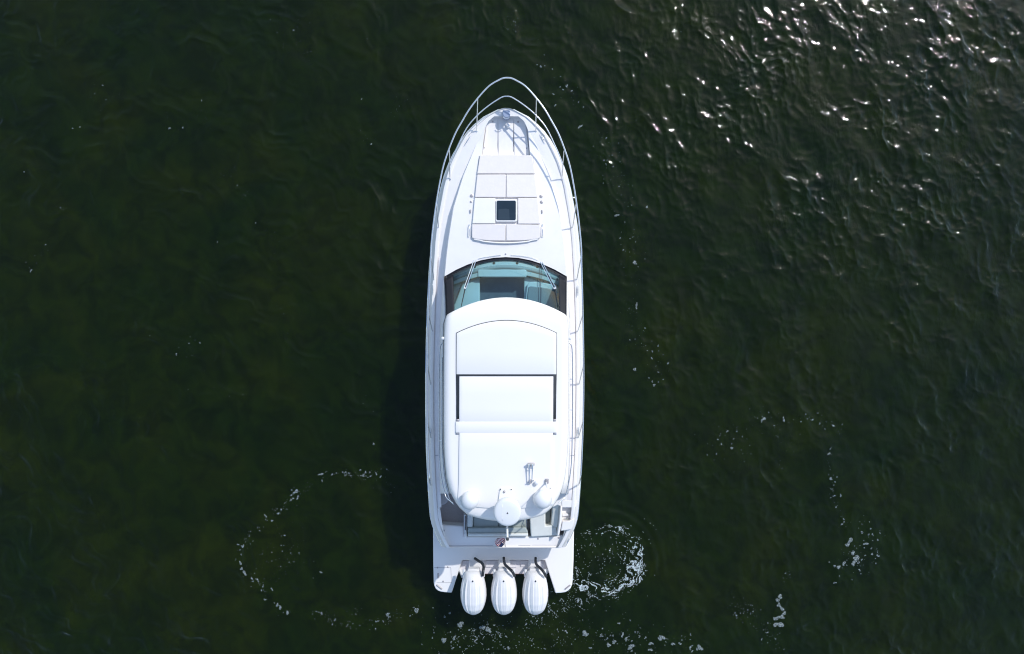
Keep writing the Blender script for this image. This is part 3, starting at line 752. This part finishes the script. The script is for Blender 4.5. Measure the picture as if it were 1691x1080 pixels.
# ------------------------------------------------------------------ outboard motors
WT = [(0, .40), (.015, .55), (.05, .65), (.10, .72), (.2, .84), (.32, .93), (.45, .99), (.57, 1.0), (.68, .96), (.78, .87), (.87, .75), (.93, .60), (.975, .42), (1.0, .24)]
HTB = [(0, .30), (.02, .50), (.06, .72), (.15, .90), (.3, .98), (.5, 1.0), (.7, .93), (.85, .74), (.95, .45), (1.0, .24)]
def motor(cx):
    ytop, ybot = 939.5, 1015.0
    zc = 1.02; hh = .36
    W = 21.6*(CAM_H-zc)/F
    nT, nP = 40, 121
    y0 = P(0, ytop, .95)[1]; y1 = P(0, ybot+1, zc+.1)[1]
    x0 = P(cx, 975, zc+.2)[0]
    v = []
    for i in range(nT):
        t = i/(nT-1); t = t+.02*math.sin(2*math.pi*t)*0
        tt = 1-(1-t)**1.25
        w = W*interp(WT, tt); h = hh*interp(HTB, tt)
        y = y0+(y1-y0)*tt
        for k in range(nP):
            a = math.radians(-128+256*k/(nP-1))
            ad = math.degrees(a)
            r = 1.0
            fade = min(1, max(0, (tt-.10)/.16))*min(1, (1-tt)/.06+.15)
            for c0, wd, am_ in ((-57, 3.5, .045), (-34, 3.8, .065), (-12, 3, .028), (13, 3, .028), (35, 3.8, .065), (58, 3.5, .045)):
                s_ = (ad-c0)/wd
                r += am_*fade*(math.exp(-s_*s_)-.55*math.exp(-((s_-1.6)**2)))
            px = x0+w*math.sin(a)*r*(1 if abs(ad) < 95 else .96)
            pz = zc+(h*math.cos(a)*r if abs(ad) < 90 else 0.75*math.cos(a)*h)
            v.append((px, y, pz))
    f = grid_faces(nT, nP)
    f += [(r*nP, (r+1)*nP, (r+1)*nP+nP-1, r*nP+nP-1) for r in range(nT-1)]
    f.append(tuple(range(nP))); f.append(tuple((nT-1)*nP+i for i in range(nP)))
    o = M("outboard_motor", v, f, ENG, BOAT, angle=55)
    # mid section, leg, mounting bracket
    ym = y0-.50
    prism("motor_leg", [(x0-.09, ym+.22, .85), (x0+.09, ym+.22, .85), (x0+.10, ym-.25, .85), (x0, ym-.42, .85), (x0-.10, ym-.25, .85)], -.55, ENG, o, bevel=.03)
    prism("mount_bracket", [(x0-.17, y0+.10, .36), (x0+.17, y0+.10, .36), (x0+.17, y0-.22, .40), (x0-.17, y0-.22, .40)], .10, ENG, o, bevel=.02)
    # front plate and tilt tubes
    fw = .155
    prism("cowl_apron", [(x0-fw, y0+.03, 1.06), (x0+fw, y0+.03, 1.06), (x0+fw*1.25, y0-.22, 1.13), (x0-fw*1.25, y0-.22, 1.13)], .82, ENG, o, bevel=.03)
    lathe("cowl_badge", (x0-.0, y0-.185, 1.02+.36*.93), [(.019, -.02), (.019, .012), (.012, .018)], GASK, o, seg=14)
    for s in (-1, 1):
        xx = x0+s*.262
        tube("tilt_tube", [(xx-.0, y0-.03, .90), (xx, y0-.12, .93), (xx+s*.0, y0-.22, .90)], .040, PLAS, o)
    return x0, y0
for cx in (781.2, 832.0, 884.3):
    motor(cx)
def hose(pts):
    tube("rigging_hose", smooth_path([P(x, y, z) for x, y, z in pts], 6), .038, BLACK, BOAT, seg=10)
hose([(784, 922, .55), (789, 925.5, .66), (796, 930, .85), (798.6, 936, 1.05), (797.8, 943, 1.2), (796.8, 951, 1.2)])
hose([(832, 921, .55), (832.4, 926, .66), (834, 932, .9), (840, 938, 1.2), (846, 944, 1.34), (849.5, 951, 1.25)])
hose([(884.5, 921, .55), (884.6, 927, .66), (886.5, 933, .9), (893, 939, 1.2), (898, 945, 1.34), (901.5, 952, 1.25)])

# ------------------------------------------------------------------ water: a real sea surface, spectral wavelets near the boat, one sheet to the horizon
N = 1024; TL = 40.96
kx = np.fft.fftfreq(N, TL/N)*2*np.pi
KX, KY = np.meshgrid(kx, kx)
K = np.hypot(KX, KY); K[0, 0] = 1
def field(lam_p, width, theta, spread, seed, pw=0.0):
    """slope-normalised random sea with peak wavelength lam_p; theta is the travel direction"""
    g = np.random.default_rng(seed)
    kp = 2*np.pi/lam_p
    amp = np.exp(-0.5*(np.log(K/kp)/width)**2)/K**pw
    ang = np.arctan2(KY, KX)-theta
    dirw = np.exp(-(np.sin(ang)**2)/(2*spread**2))
    n = g.standard_normal((N, N))+1j*g.standard_normal((N, N))
    A = amp*dirw*n; A[0, 0] = 0
    h = np.real(np.fft.ifft2(A))
    sl = np.real(np.fft.ifft2(1j*KX*A))**2+np.real(np.fft.ifft2(1j*KY*A))**2
    nrm = np.sqrt(sl.mean())
    return np.stack([h, np.real(np.fft.ifft2(-1j*KX/K*A)), np.real(np.fft.ifft2(-1j*KY/K*A))])/nrm
def lowpass(seed, lam):
    g = np.random.default_rng(seed)
    A = (g.standard_normal((N, N))+1j*g.standard_normal((N, N)))*np.exp(-(K*lam/(2*np.pi))**2)
    A[0, 0] = 0; h = np.real(np.fft.ifft2(A)); return h/h.std()
# grid: row -> y, column -> x
xs = (np.arange(N)-N/2)*TL/N
XX, YY = np.meshgrid(xs, xs)
sm = lambda e0, e1, x: (lambda t: t*t*(3-2*t))(np.clip((x-e0)/(e1-e0), 0, 1))
patchy = .65*lowpass(5, 2.6)+.55*lowpass(6, 1.1)
east = sm(-2.0, 10.5, XX+0.25*YY)                         # breeze reaches the water on this side of the boat; its lee lies smoother
amp_r = 1.28*(0.46+0.54*east)*(1+0.42*patchy).clip(.25, 2.2)
W3 = 0.040*field(2.2, .40, math.radians(25), .6, 1)*(0.6+.4*east)
W3 += 0.060*field(0.95, .5, math.radians(22), .65, 2)*amp_r
W3 += 0.046*field(0.55, .5, math.radians(80), .7, 3)*amp_r
W3 += 0.062*field(0.42, .45, math.radians(22), .5, 13)*amp_r
W3 += 0.076*field(0.24, .35, math.radians(35), .9, 4)*amp_r*(1+.35*lowpass(15, 1.0)).clip(.3, 2)
W3 += 0.085*field(0.14, .20, math.radians(35), .9, 14)*amp_r
W3 += 0.045*field(0.7, .5, math.radians(70), .35, 9)*(1-east)*(1+.6*lowpass(8, 2.0)).clip(0, 2)
# bend and break the crests so that no train of ripples runs straight for long
wa, wb = lowpass(41, 1.6)*5.5+lowpass(43, .6)*1.6, lowpass(42, 1.6)*5.5+lowpass(44, .6)*1.6
Ii, Jj = np.meshgrid(np.arange(N), np.arange(N), indexing='ij')
ws_ = 1-.66*sm(-2, 5, XX)
fi = np.clip(Ii+wa*ws_, 0, N-2); fj = np.clip(Jj+wb*ws_, 0, N-2)
i0 = fi.astype(int); j0 = fj.astype(int); fa = fi-i0; fb = fj-j0
W3 = W3[:, i0, j0]*(1-fa)*(1-fb)+W3[:, i0+1, j0]*fa*(1-fb)+W3[:, i0, j0+1]*(1-fa)*fb+W3[:, i0+1, j0+1]*fa*fb
H_ = W3[0]
# rings pushed out by the bow/stern thruster wash to starboard of the stern
scx, scy, _ = P(998, 932, 0)
RR = np.hypot((XX-scx), (YY-scy)*0.95); TH = np.arctan2(YY-scy, XX-scx)
ringw = np.exp(-((RR-1.5)/.32)**2)*sm(-.5, .4, TH)*(1-sm(1.5, 2.2, TH))
H_ += 0.015*np.sin(RR*2*np.pi/.27)*ringw
# boiling inside the wash
boil = np.exp(-(RR/1.0)**4)
H_ += boil*(0.20*field(.30, .4, 0, 3, 21)+.08*field(.15, .4, 0, 3, 22))[0]
wx2, wy2, _ = P(900, 1010, 0)
boil2 = np.exp(-(((XX-wx2)/2.0)**2+((YY-wy2)/.9)**2))
H_ += boil2*(0.08*field(.32, .4, 0, 3, 23))[0]
edge = np.minimum(1, np.minimum(TL/2-np.abs(XX), TL/2-np.abs(YY))/3.0).clip(0, 1)
H_ *= edge
def wz_at(x, y):
    i = (y+TL/2)/TL*N; j = (x+TL/2)/TL*N
    i = np.clip(i, 0, N-2); j = np.clip(j, 0, N-2)
    i0 = np.floor(i).astype(int); j0 = np.floor(j).astype(int); a = i-i0; b = j-j0
    return (H_[i0, j0]*(1-a)*(1-b)+H_[i0+1, j0]*a*(1-b)+H_[i0, j0+1]*(1-a)*b+H_[i0+1, j0+1]*a*b)

def fast_mesh(name, V, Q, m, smooth=True):
    me = bpy.data.meshes.new(name)
    V = np.asarray(V, dtype=np.float32); Q = np.asarray(Q, dtype=np.int32)
    me.vertices.add(len(V)); me.vertices.foreach_set("co", V.ravel())
    me.loops.add(Q.size); me.loops.foreach_set("vertex_index", Q.ravel())
    me.polygons.add(len(Q)); me.polygons.foreach_set("loop_start", np.arange(0, Q.size, 4, dtype=np.int32))
    me.polygons.foreach_set("loop_total", np.full(len(Q), 4, dtype=np.int32))
    if smooth: me.polygons.foreach_set("use_smooth", np.ones(len(Q), dtype=bool))
    me.update(calc_edges=True); me.validate()
    me.materials.append(m)
    o = bpy.data.objects.new(name, me); COL.objects.link(o); return o

def water_mat():
    m, n, l, b = new_mat("green_sea_water")
    tc = n.new('ShaderNodeTexCoord'); co = tc.outputs['Object']
    def noise(scale, detail=4, dist=0.0, vec=None):
        z = n.new('ShaderNodeTexNoise'); z.inputs['Scale'].default_value = scale; z.inputs['Detail'].default_value = detail
        z.inputs['Distortion'].default_value = dist; l.new(vec or co, z.inputs['Vector']); return z.outputs[0]
    # murky green with browner and bluer drifts
    r = n.new('ShaderNodeValToRGB'); e = r.color_ramp.elements
    e[0].position = .30; e[0].color = (0.0036, 0.0088, 0.0003, 1)
    e[1].position = .70; e[1].color = (0.0080, 0.0124, 0.0000, 1)
    k = r.color_ramp.elements.new(.5); k.color = (0.0052, 0.0100, 0.0000, 1)
    l.new(noise(.35, 6, .8), r.inputs[0])
    r2 = n.new('ShaderNodeMapRange'); r2.inputs[1].default_value = .35; r2.inputs[2].default_value = .65; r2.inputs[3].default_value = .75; r2.inputs[4].default_value = 1.25
    l.new(noise(1.4, 5, 1.2), r2.inputs[0])
    sc = n.new('ShaderNodeVectorMath'); sc.operation = 'SCALE'; l.new(r.outputs[0], sc.inputs[0]); l.new(r2.outputs[0], sc.inputs['Scale'])
    l.new(sc.outputs[0], b.inputs['Base Color'])
    b.inputs['Roughness'].default_value = 0.025; b.inputs['IOR'].default_value = 1.333; b.inputs['Specular IOR Level'].default_value = 0.42
    b.subsurface_method = 'BURLEY'; b.inputs['Subsurface Weight'].default_value = 1.0
    b.inputs['Subsurface Radius'].default_value = (1, 1, 1); b.inputs['Subsurface Scale'].default_value = 0.45
    # capillary ripples
    mp = n.new('ShaderNodeMapping'); mp.inputs['Rotation'].default_value = (0, 0, math.radians(-20)); mp.inputs['Scale'].default_value = (1.0, .6, 1)
    l.new(co, mp.inputs['Vector'])
    sep = n.new('ShaderNodeSeparateXYZ'); l.new(co, sep.inputs[0])
    ea = n.new('ShaderNodeMapRange'); ea.inputs[1].default_value = -2; ea.inputs[2].default_value = 8; ea.inputs[3].default_value = .4; ea.inputs[4].default_value = 1.0
    l.new(sep.outputs[0], ea.inputs[0])
    b1 = n.new('ShaderNodeBump'); b1.inputs['Distance'].default_value = .02
    mul = n.new('ShaderNodeMath'); mul.operation = 'MULTIPLY'; mul.inputs[1].default_value = .38
    gu = n.new('ShaderNodeMapRange'); gu.inputs[1].default_value = .38; gu.inputs[2].default_value = .62; gu.inputs[3].default_value = .35; gu.inputs[4].default_value = 1.5
    l.new(noise(.9, 3, .8), gu.inputs[0])
    m0 = n.new('ShaderNodeMath'); m0.operation = 'MULTIPLY'; l.new(ea.outputs[0], m0.inputs[0]); l.new(gu.outputs[0], m0.inputs[1])
    l.new(m0.outputs[0], mul.inputs[0]); l.new(mul.outputs[0], b1.inputs['Strength'])
    l.new(noise(13.0, 3, .6, mp.outputs[0]), b1.inputs['Height'])
    l.new(b1.outputs[0], b.inputs['Normal'])
    return m
WATER = water_mat()
# one sheet: fine inner square, then rings of cells growing to the horizon
idx = np.arange(N*N).reshape(N, N)
CH = 1.1
V = np.stack([(XX-CH*W3[1]*edge).ravel(), (YY-CH*W3[2]*edge).ravel(), H_.ravel()], 1)
Q = np.stack([idx[:-1, :-1], idx[:-1, 1:], idx[1:, 1:], idx[1:, :-1]], -1).reshape(-1, 4)
b_idx = np.concatenate([idx[0, :-1], idx[:-1, -1], idx[-1, :0:-1], idx[:0:-1, 0]])
bx, by = V[b_idx, 0], V[b_idx, 1]
prev = b_idx; vv = [V]; qq = [Q]; base_n = len(V); nb = len(b_idx)
for s_ in (1.15, 1.5, 2.2, 4, 9, 25, 80, 200):
    ring = np.stack([bx*s_, by*s_, np.zeros(nb)], 1); ni = np.arange(base_n, base_n+nb)
    vv.append(ring); nx = np.roll(np.arange(nb), -1)
    qq.append(np.stack([prev, ni, ni[nx], prev[nx]], -1)); prev = ni; base_n += nb
wo = fast_mesh("water", np.concatenate(vv), np.concatenate(qq), WATER); wo["kind"] = "structure"

# ------------------------------------------------------------------ foam
def foam_mat(name, col, alpha, scale=30):
    m, n, l, b = new_mat(name)
    tc = n.new('ShaderNodeTexCoord'); nz = n.new('ShaderNodeTexNoise'); nz.inputs['Scale'].default_value = scale; nz.inputs['Detail'].default_value = 4
    l.new(tc.outputs['Object'], nz.inputs['Vector'])
    mr = n.new('ShaderNodeMapRange'); mr.inputs[1].default_value = .35; mr.inputs[2].default_value = .65; mr.inputs[3].default_value = alpha*.6; mr.inputs[4].default_value = min(1, alpha*1.3)
    l.new(nz.outputs[0], mr.inputs[0]); l.new(mr.outputs[0], b.inputs['Alpha'])
    b.inputs['Base Color'].default_value = (*col, 1); b.inputs['Roughness'].default_value = .7
    return m
FOAM = foam_mat("bubble_foam", (.28, .32, .31), .50)
FROTH = foam_mat("white_froth", (.62, .68, .68), .68, 12)
FOAMD = foam_mat("thin_foam", (.44, .49, .49), .50, 12)

def flecks(name, label, items, m):
    """items: (px, py, size_px, stretch, angle): small domed rafts of bubbles lying on the surface"""
    V_, F_ = [], []
    for (x, y, r, st_, an) in items:
        wx, wy, _ = P(x, y, 0); rm = r*.82*CAM_H/F
        n = 7 if r < 1.2 else 13
        c0 = len(V_); ph = random.random()*6.28
        top = []
        for ring_, (rr, hh_) in enumerate(((1.0, .004), (.75, .010))):
            for k in range(n):
                a = 2*math.pi*k/n
                w = 1+.30*math.sin(2*a+ph)+.22*math.sin(3*a+ph*2.3)+.10*math.sin(5*a+ph*1.3)
                dx, dy = rm*rr*w*math.cos(a)*st_, rm*rr*w*math.sin(a)
                X_ = wx+dx*math.cos(an)-dy*math.sin(an); Y_ = wy+dx*math.sin(an)+dy*math.cos(an)
                V_.append((X_, Y_, hh_))
        for k in range(n):
            d = (k+1) % n; F_.append((c0+k, c0+d, c0+n+d, c0+n+k))
        F_.append(tuple(c0+n+k for k in range(n)))
    A = np.array(V_); A[:, 2] += wz_at(A[:, 0], A[:, 1])+.002
    o = M(name, [tuple(p) for p in A], F_, m, None, fix=False, angle=80)
    o["kind"] = "stuff"; o["label"] = label; o["category"] = "foam"
    return o
def along(pts, n, spread, rmin=.35, rmax=1.6, pw=3.0):
    out = []
    seg = [math.dist(a, b) for a, b in zip(pts, pts[1:])]; T = sum(seg)
    cl = [random.random()*T for _ in range(max(3, n//9))]
    for _ in range(n):
        t = random.choice(cl)+random.gauss(0, 9) if random.random() < .6 else random.random()*T
        t = min(max(t, 0), T-.01); i = 0
        while i < len(seg)-1 and t > seg[i]: t -= seg[i]; i += 1
        f_ = t/seg[i]; a, b = pts[i], pts[i+1]
        g = random.gauss(0, spread)
        out.append((a[0]+(b[0]-a[0])*f_+g, a[1]+(b[1]-a[1])*f_+random.gauss(0, spread), rmin+(rmax-rmin)*random.random()**pw, random.uniform(1, 1.7), random.random()*3.14))
    return out
L1 = [(640, 780), (600, 784), (560, 781), (535, 783), (515, 800), (490, 812), (470, 835), (447, 850), (440, 862), (412, 880), (398, 905), (393, 928), (405, 950), (425, 962), (438, 980), (455, 1000), (476, 1010)]
L2 = [(520, 1008), (540, 1020), (560, 1032), (582, 1035)]
L3 = [(615, 1030), (630, 1033), (645, 1016), (665, 1012), (687, 1003)]
it = along(L1, 210, 4.5, .3, 1.9, 3.4)+along(L2, 34, 5)+along(L3, 40, 5)
it += [(random.gauss(455, 32), random.gauss(915, 24), .3+.9*random.random()**3, random.uniform(1, 1.6), random.random()*3) for _ in range(75)]
it += [(random.gauss(580, 14), random.gauss(1018, 9), .3+.7*random.random()**3, 1.2, 0) for _ in range(22)]
it += [(488, 812, 3.6, 1.5, .9), (492, 820, 2, 1.3, 2), (404, 946, 3.2, 1.5, 2.3), (397, 930, 2.2, 1.7, 1.7), (399, 939, 2.4, 1.4, 2), (401, 902, 2.4, 1.6, 1.4), (463, 1003, 2.6, 1.6, 2), (458, 999, 2.2, 1.8, 1.5), (475, 1011, 2.6, 1.2, 0), (531, 1013, 2, 1.4, 1.3),
       (640, 1015, 3.2, 1.5, .2), (688, 1008, 3.4, 1.9, 1.5), (530, 783, 2.2, 2.2, .3), (449, 973, 1.6, 2, 2.2), (470, 884, 1.5, 1.4, 0), (530, 945, 1.7, 1.7, 2.4)]
flecks("foam", "broken ring of pale foam flecks on the dark water left of the stern", it, FOAM)
# trail down the starboard side
it = along([(845, 5), (835, 60), (850, 90)], 42, 9, .25, 1.0)+along([(895, 108), (935, 150), (958, 208)], 34, 10, .3, 1.6)
it += along([(980, 215), (1000, 240), (1015, 290), (1025, 340), (1030, 400), (1048, 434), (1045, 500), (1050, 560)], 160, 11, .25, 1.3, 4)
it += along([(1055, 560), (1088, 585), (1078, 640)], 34, 8, .3, 1.5)
it += [(893, 110, 1.8, 1.3, .4), (958, 209, 2.4, 1.8, .5), (936, 141, 1.6, 1.5, 1), (944, 150, 1.5, 1.4, 1), (917, 174, 1.5, 1.6, .8), (1018, 356, 2.2, 2, .1), (1048, 434, 3, 1.6, 0), (1068, 342, 1.7, 1.7, .6), (1051, 505, 2.2, 2.6, 1.5), (1029, 413, 1.3, 1.2, 1), (1048, 610, 2.4, 1.8, 0), (1080, 636, 2, 1.4, 0)]
flecks("foam", "scattered trail of tiny foam specks along the right side of the boat", it, FOAM)
# mid right ring of specks
it = along([(1160, 740), (1200, 720), (1258, 693), (1300, 700), (1290, 740), (1300, 775)], 60, 16, .3, 1.3)+along([(1320, 692), (1350, 690), (1378, 703), (1392, 716)], 34, 4, .3, 1.6)
it += along([(1368, 735), (1366, 765), (1376, 790), (1374, 815), (1385, 845), (1400, 870)], 55, 4.5, .3, 1.6)+along([(1150, 705), (1240, 715), (1200, 760)], 24, 20)
it += [(1261, 692, 3, 1.6, .5), (1294, 693, 2.2, 2.2, 1.5), (1208, 740, 2, 1.7, 1), (1376, 703, 2, 1.3, 0), (1371, 790, 2.2, 1.6, 0), (1368, 749, 2, 1.6, .6), (1388, 818, 1.6, 2, 2)]
flecks("foam", "loose arc of foam specks on open water right of the cockpit", it, FOAM)
# rafts
it = along([(1425, 870), (1445, 905), (1430, 925), (1400, 925), (1385, 950)], 80, 12, .4, 1.8, 2.6)
it += [(1403, 893, 4.2, 1.6, 1.2), (1399, 900, 3.2, 1.3, 1), (1408, 913, 3.4, 1.3, 0), (1414, 921, 4.4, 1.6, 2.6), (1410, 928, 3.4, 1.6, .3), (1430, 898, 2.6, 1.8, .1), (1450, 918, 2.2, 1.4, 0), (1393, 930, 3.2, 1.2, 1), (1384, 936, 3, 1.5, 1.2), (1408, 932, 2.4, 1.4, 2), (1378, 962, 2, 1.4, 0), (1440, 915, 1.8, 1.5, .4)]
flecks("foam", "cluster of pale foam rafts at right, above the long curled strip of foam", it, FOAM)
it = along([(1210, 1000), (1235, 1015), (1255, 1030), (1272, 1055), (1290, 1060)], 80, 9, .35, 1.4)+along([(1290, 955), (1298, 950), (1304, 948)], 10, 4)
it += [(1288, 985, 3.6, 1.4, .3), (1284, 991, 3.2, 1.5, 1.4), (1286, 999, 3.2, 1.4, 2.1), (1291, 1005, 3.6, 1.4, 2.0), (1294, 1013, 3.4, 1.5, 1.2), (1289, 1019, 4.2, 1.7, 0), (1280, 1022, 3.0, 1.6, .2), (1286, 1031, 5.0, 1.5, .2), (1291, 1033, 3.2, 1.4, .7), (1279, 1033, 2.5, 1.3, 0)]
flecks("foam", "long curled strip of foam low in the picture, right of the wash", it, FOAM)
# blobs below the engines
it = along([(990, 1045), (1060, 1055), (1110, 1060), (1165, 1070)], 90, 12, .4, 1.8)+along([(730, 1055), (770, 1050), (800, 1045), (840, 1060)], 120, 17, .35, 1.7, 3)
it += along([(865, 1060), (950, 1045), (1010, 1068)], 90, 14, .35, 1.7, 3)
it += [(966, 1046, 5.2, 1.25, .9), (1092, 1053, 4.6, 1.6, -.5), (1042, 1068, 4.6, 1.5, .2), (1014, 1060, 3.2, 1.4, 0), (1005, 1065, 3.2, 1.4, .7), (1075, 1063, 3, 1.6, -.3), (1074, 1073, 2.8, 1.4, 0), (1156, 1070, 4.2, 1.6, -.3), (1034, 1055, 2.8, 1.5, .9), (1111, 1063, 2.4, 1.8, -.4), (1123, 1063, 2.2, 1.4, 0), (1140, 1070, 2.4, 1.4, 1.5), (1028, 1048, 2.2, 2, 1.4), (993, 1050, 2, 1.6, 0), (975, 1070, 2, 1.6, .2),
       (760, 1031, 4.6, 1.6, .1), (750, 1053, 3, 1.3, .8), (733, 1057, 3.8, 1.8, 1.4), (797, 1036, 3.8, 1.5, .5), (806, 1040, 4, 1.7, -.2), (745, 1060, 1.8, 1.3, 0), (775, 1040, 1.6, 1.3, 1), (840, 1070, 2.2, 1.5, 1)]
flecks("foam", "pale foam blobs strewn behind the three outboard motors", it, FOAM)
# sparse specks on the port side
it = [(613, 238, 1.5, 1.3, 1), (280, 212, 1.9, 1.1, 0), (302, 211, 1.5, 1.1, 0), (132, 210, 1.4, 1, 0), (120, 212, 1.2, 1, 0), (170, 141, 1.3, 1, 0), (157, 155, 1, 1, 0), (176, 165, 1.1, 1, 0), (333, 166, 1.3, 1, 0), (75, 404, 1.4, 1, 0), (51, 447, 1.9, 1.4, 1), (40, 284, 1.1, 1, 0), (100, 343, 1.3, 1, 0), (485, 50, 1.5, 1.2, 0), (458, 54, 1.1, 1, 0), (446, 32, 1.1, 1, 0), (292, 585, 1.7, 1.2, 1.5), (330, 566, 1.2, 1.4, 0), (312, 567, 1, 1.3, 0), (597, 164, 1.3, 1, 0), (359, 400, 1.2, 1, 0), (405, 323, 1.1, 1, 0), (392, 306, 1.1, 1, 0), (422, 368, 1.2, 1, 0), (617, 733, 1.5, 1.8, 2.4), (248, 554, .9, 1, 0)]
for cx_, cy_, n_, s__ in ((165, 160, 8, 16), (290, 212, 8, 12), (490, 70, 18, 22), (655, 175, 10, 7), (375, 290, 10, 12), (60, 440, 8, 14), (100, 345, 6, 8), (335, 195, 7, 8), (400, 320, 8, 14), (425, 400, 8, 16), (600, 225, 8, 10), (320, 572, 10, 14), (610, 660, 6, 12), (645, 790, 16, 14), (350, 640, 8, 30), (465, 530, 8, 16), (1000, 100, 8, 60), (590, 20, 8, 40)):
    it += [(random.gauss(cx_, s__), random.gauss(cy_, s__), .22+.45*random.random()**2, random.uniform(1, 1.4), random.random()*3) for _ in range(n_)]
flecks("foam", "few lone foam specks dotted over the calm dark water left of the boat", it, FOAM)

# lacy froth of the thruster wash: cells of a ridged noise field, 1.2 cm across, lying on the water
def froth(name, label, x0, x1, y0, y1, density, m, cell=.012, seed=31, centre=(1000, 926), stretch=2.6):
    ax, ay, _ = P(x0, y1, 0); bx_, by_, _ = P(x1, y0, 0)
    nx, ny = int((bx_-ax)/cell), int((by_-ay)/cell)
    n2 = 1
    while n2 < max(nx, ny): n2 *= 2
    k1 = np.fft.fftfreq(n2, cell)*2*np.pi; A1, A2 = np.meshgrid(k1, k1); KK = np.hypot(A1, A2); KK[0, 0] = 1
    g = np.random.default_rng(seed)
    def nz(lam, width=.5):
        A = (g.standard_normal((n2, n2))+1j*g.standard_normal((n2, n2)))*np.exp(-.5*(np.log(KK*lam/(2*np.pi))/width)**2)/KK
        h = np.real(np.fft.ifft2(A)); h -= h.mean(); return (h/h.std())
    X1 = ax+np.arange(n2)*cell; Y1 = ay+np.arange(n2)*cell
    XG, YG = np.meshgrid(X1, Y1)
    # warp the sample positions for a stirred look
    w1, w2 = nz(.5)*.05/cell, nz(.5)*.05/cell
    I, J = np.meshgrid(np.arange(n2), np.arange(n2), indexing='ij')
    # the pattern is drawn out along the circling flow
    cx_, cy_, _ = P(centre[0], centre[1], 0)
    rad = np.hypot(XG-cx_, YG-cy_); an = np.arctan2(YG-cy_, -(XG-cx_))
    Iw = np.mod((rad/cell+w1).astype(int), n2); Jw = np.mod((an*1.1/stretch/cell+w2+n2*4).astype(int), n2)
    r1 = (1-np.abs(nz(.26)*.9))[Iw, Jw]; r2 = (1-np.abs(nz(.09)*.9))[Iw, Jw]; r3 = nz(.05, .4)
    fld = .50*r1+.38*r2+.10*r3
    px_ = XG*F/CAM_H+845.5; py_ = 540-YG*F/CAM_H
    d = density(px_, py_)
    on = (fld+d) > 1.0
    on[:, nx:] = False; on[ny:, :] = False
    ii, jj = np.nonzero(on)
    ids = -np.ones((n2+1, n2+1), dtype=int)
    cs = np.stack([ii, jj], 1)
    corner = np.concatenate([cs, cs+[0, 1], cs+[1, 1], cs+[1, 0]])
    uq, inv = np.unique(corner, axis=0, return_inverse=True); inv = inv.ravel()
    jit = g.uniform(-.35, .35, uq.shape)*cell
    VX = ax+uq[:, 1]*cell+jit[:, 0]; VY = ay+uq[:, 0]*cell+jit[:, 1]
    VZ = wz_at(VX, VY)+.006+g.uniform(0, .004, len(VX))
    n = len(cs); Q_ = np.stack([inv[:n], inv[n:2*n], inv[2*n:3*n], inv[3*n:]], 1)
    o = fast_mesh(name, np.stack([VX, VY, VZ], 1), Q_, m)
    o["kind"] = "stuff"; o["label"] = label; o["category"] = "foam"
    print("froth cells", n)
def dens_swirl(x, y):
    dx = (x-1000)/1.0; dy = (y-926)/.86; r = np.hypot(dx, dy); th = np.arctan2(-dy, dx)     # th anticlockwise, 0 = right
    r = r+3.5*np.sin(3*th+1)+2.5*np.sin(7*th+2.1)+1.5*np.sin(15*th)
    ring = np.exp(-((r-60)/9)**2)*(.8+.25*np.sin(5*th+.4)*np.sin(9*th))+.35*np.exp(-((r-38)/6)**2)*np.exp(-((th+.5)/1.1)**2)
    # strong on the right and lower right, thin at the top, along the bottom back to the hull
    strength = .12+.30*np.exp(-((th+.25)/.75)**2)+.08*np.exp(-((th-1.0)/.6)**2)+.20*np.exp(-((th+1.35)/.5)**2)
    d = ring*(.18+strength)
    d += .24*np.exp(-((r-50)/12)**2)*np.exp(-((th+.2)/1.0)**2)
    d += .10*np.exp(-(r/52)**6)
    d += .36*np.exp(-((x-965)/26)**2-((y-(968+.12*(975-x)))/8)**2)
    d += .10*np.exp(-((x-960)/30)**2-((y-950)/14)**2)
    d = np.where(x < 946, 0, d)
    return d*1.15+.03*np.exp(-((r-30)/30)**2)
froth("foam", "lacy white swirl of thruster wash curling beside the right rear corner of the boat", 944, 1085, 850, 990, dens_swirl, FROTH)
def dens_wash(x, y):
    d = .27*np.exp(-((x-945)/38)**2-((y-995)/20)**2)+.27*np.exp(-((x-905)/22)**2-((y-1002)/22)**2)
    d += .36*np.exp(-((x-882)/15)**2-((y-1026)/9)**2)+.16*np.exp(-((x-880)/60)**2-((y-1055)/24)**2)
    d += .25*np.exp(-((x-803)/26)**2-((y-1040)/14)**2)+.14*np.exp(-((x-780)/50)**2-((y-1060)/20)**2)
    d += .18*np.exp(-((x-985)/40)**2-((y-985)/12)**2)
    d *= 1.08
    d = np.where((np.abs(x-883) < 21) & (y < 1014), 0, d)
    return d
froth("foam", "thin streaky wash of foam trailing behind and between the outboard motors", 715, 1040, 965, 1085, dens_wash, FOAMD, seed=33)
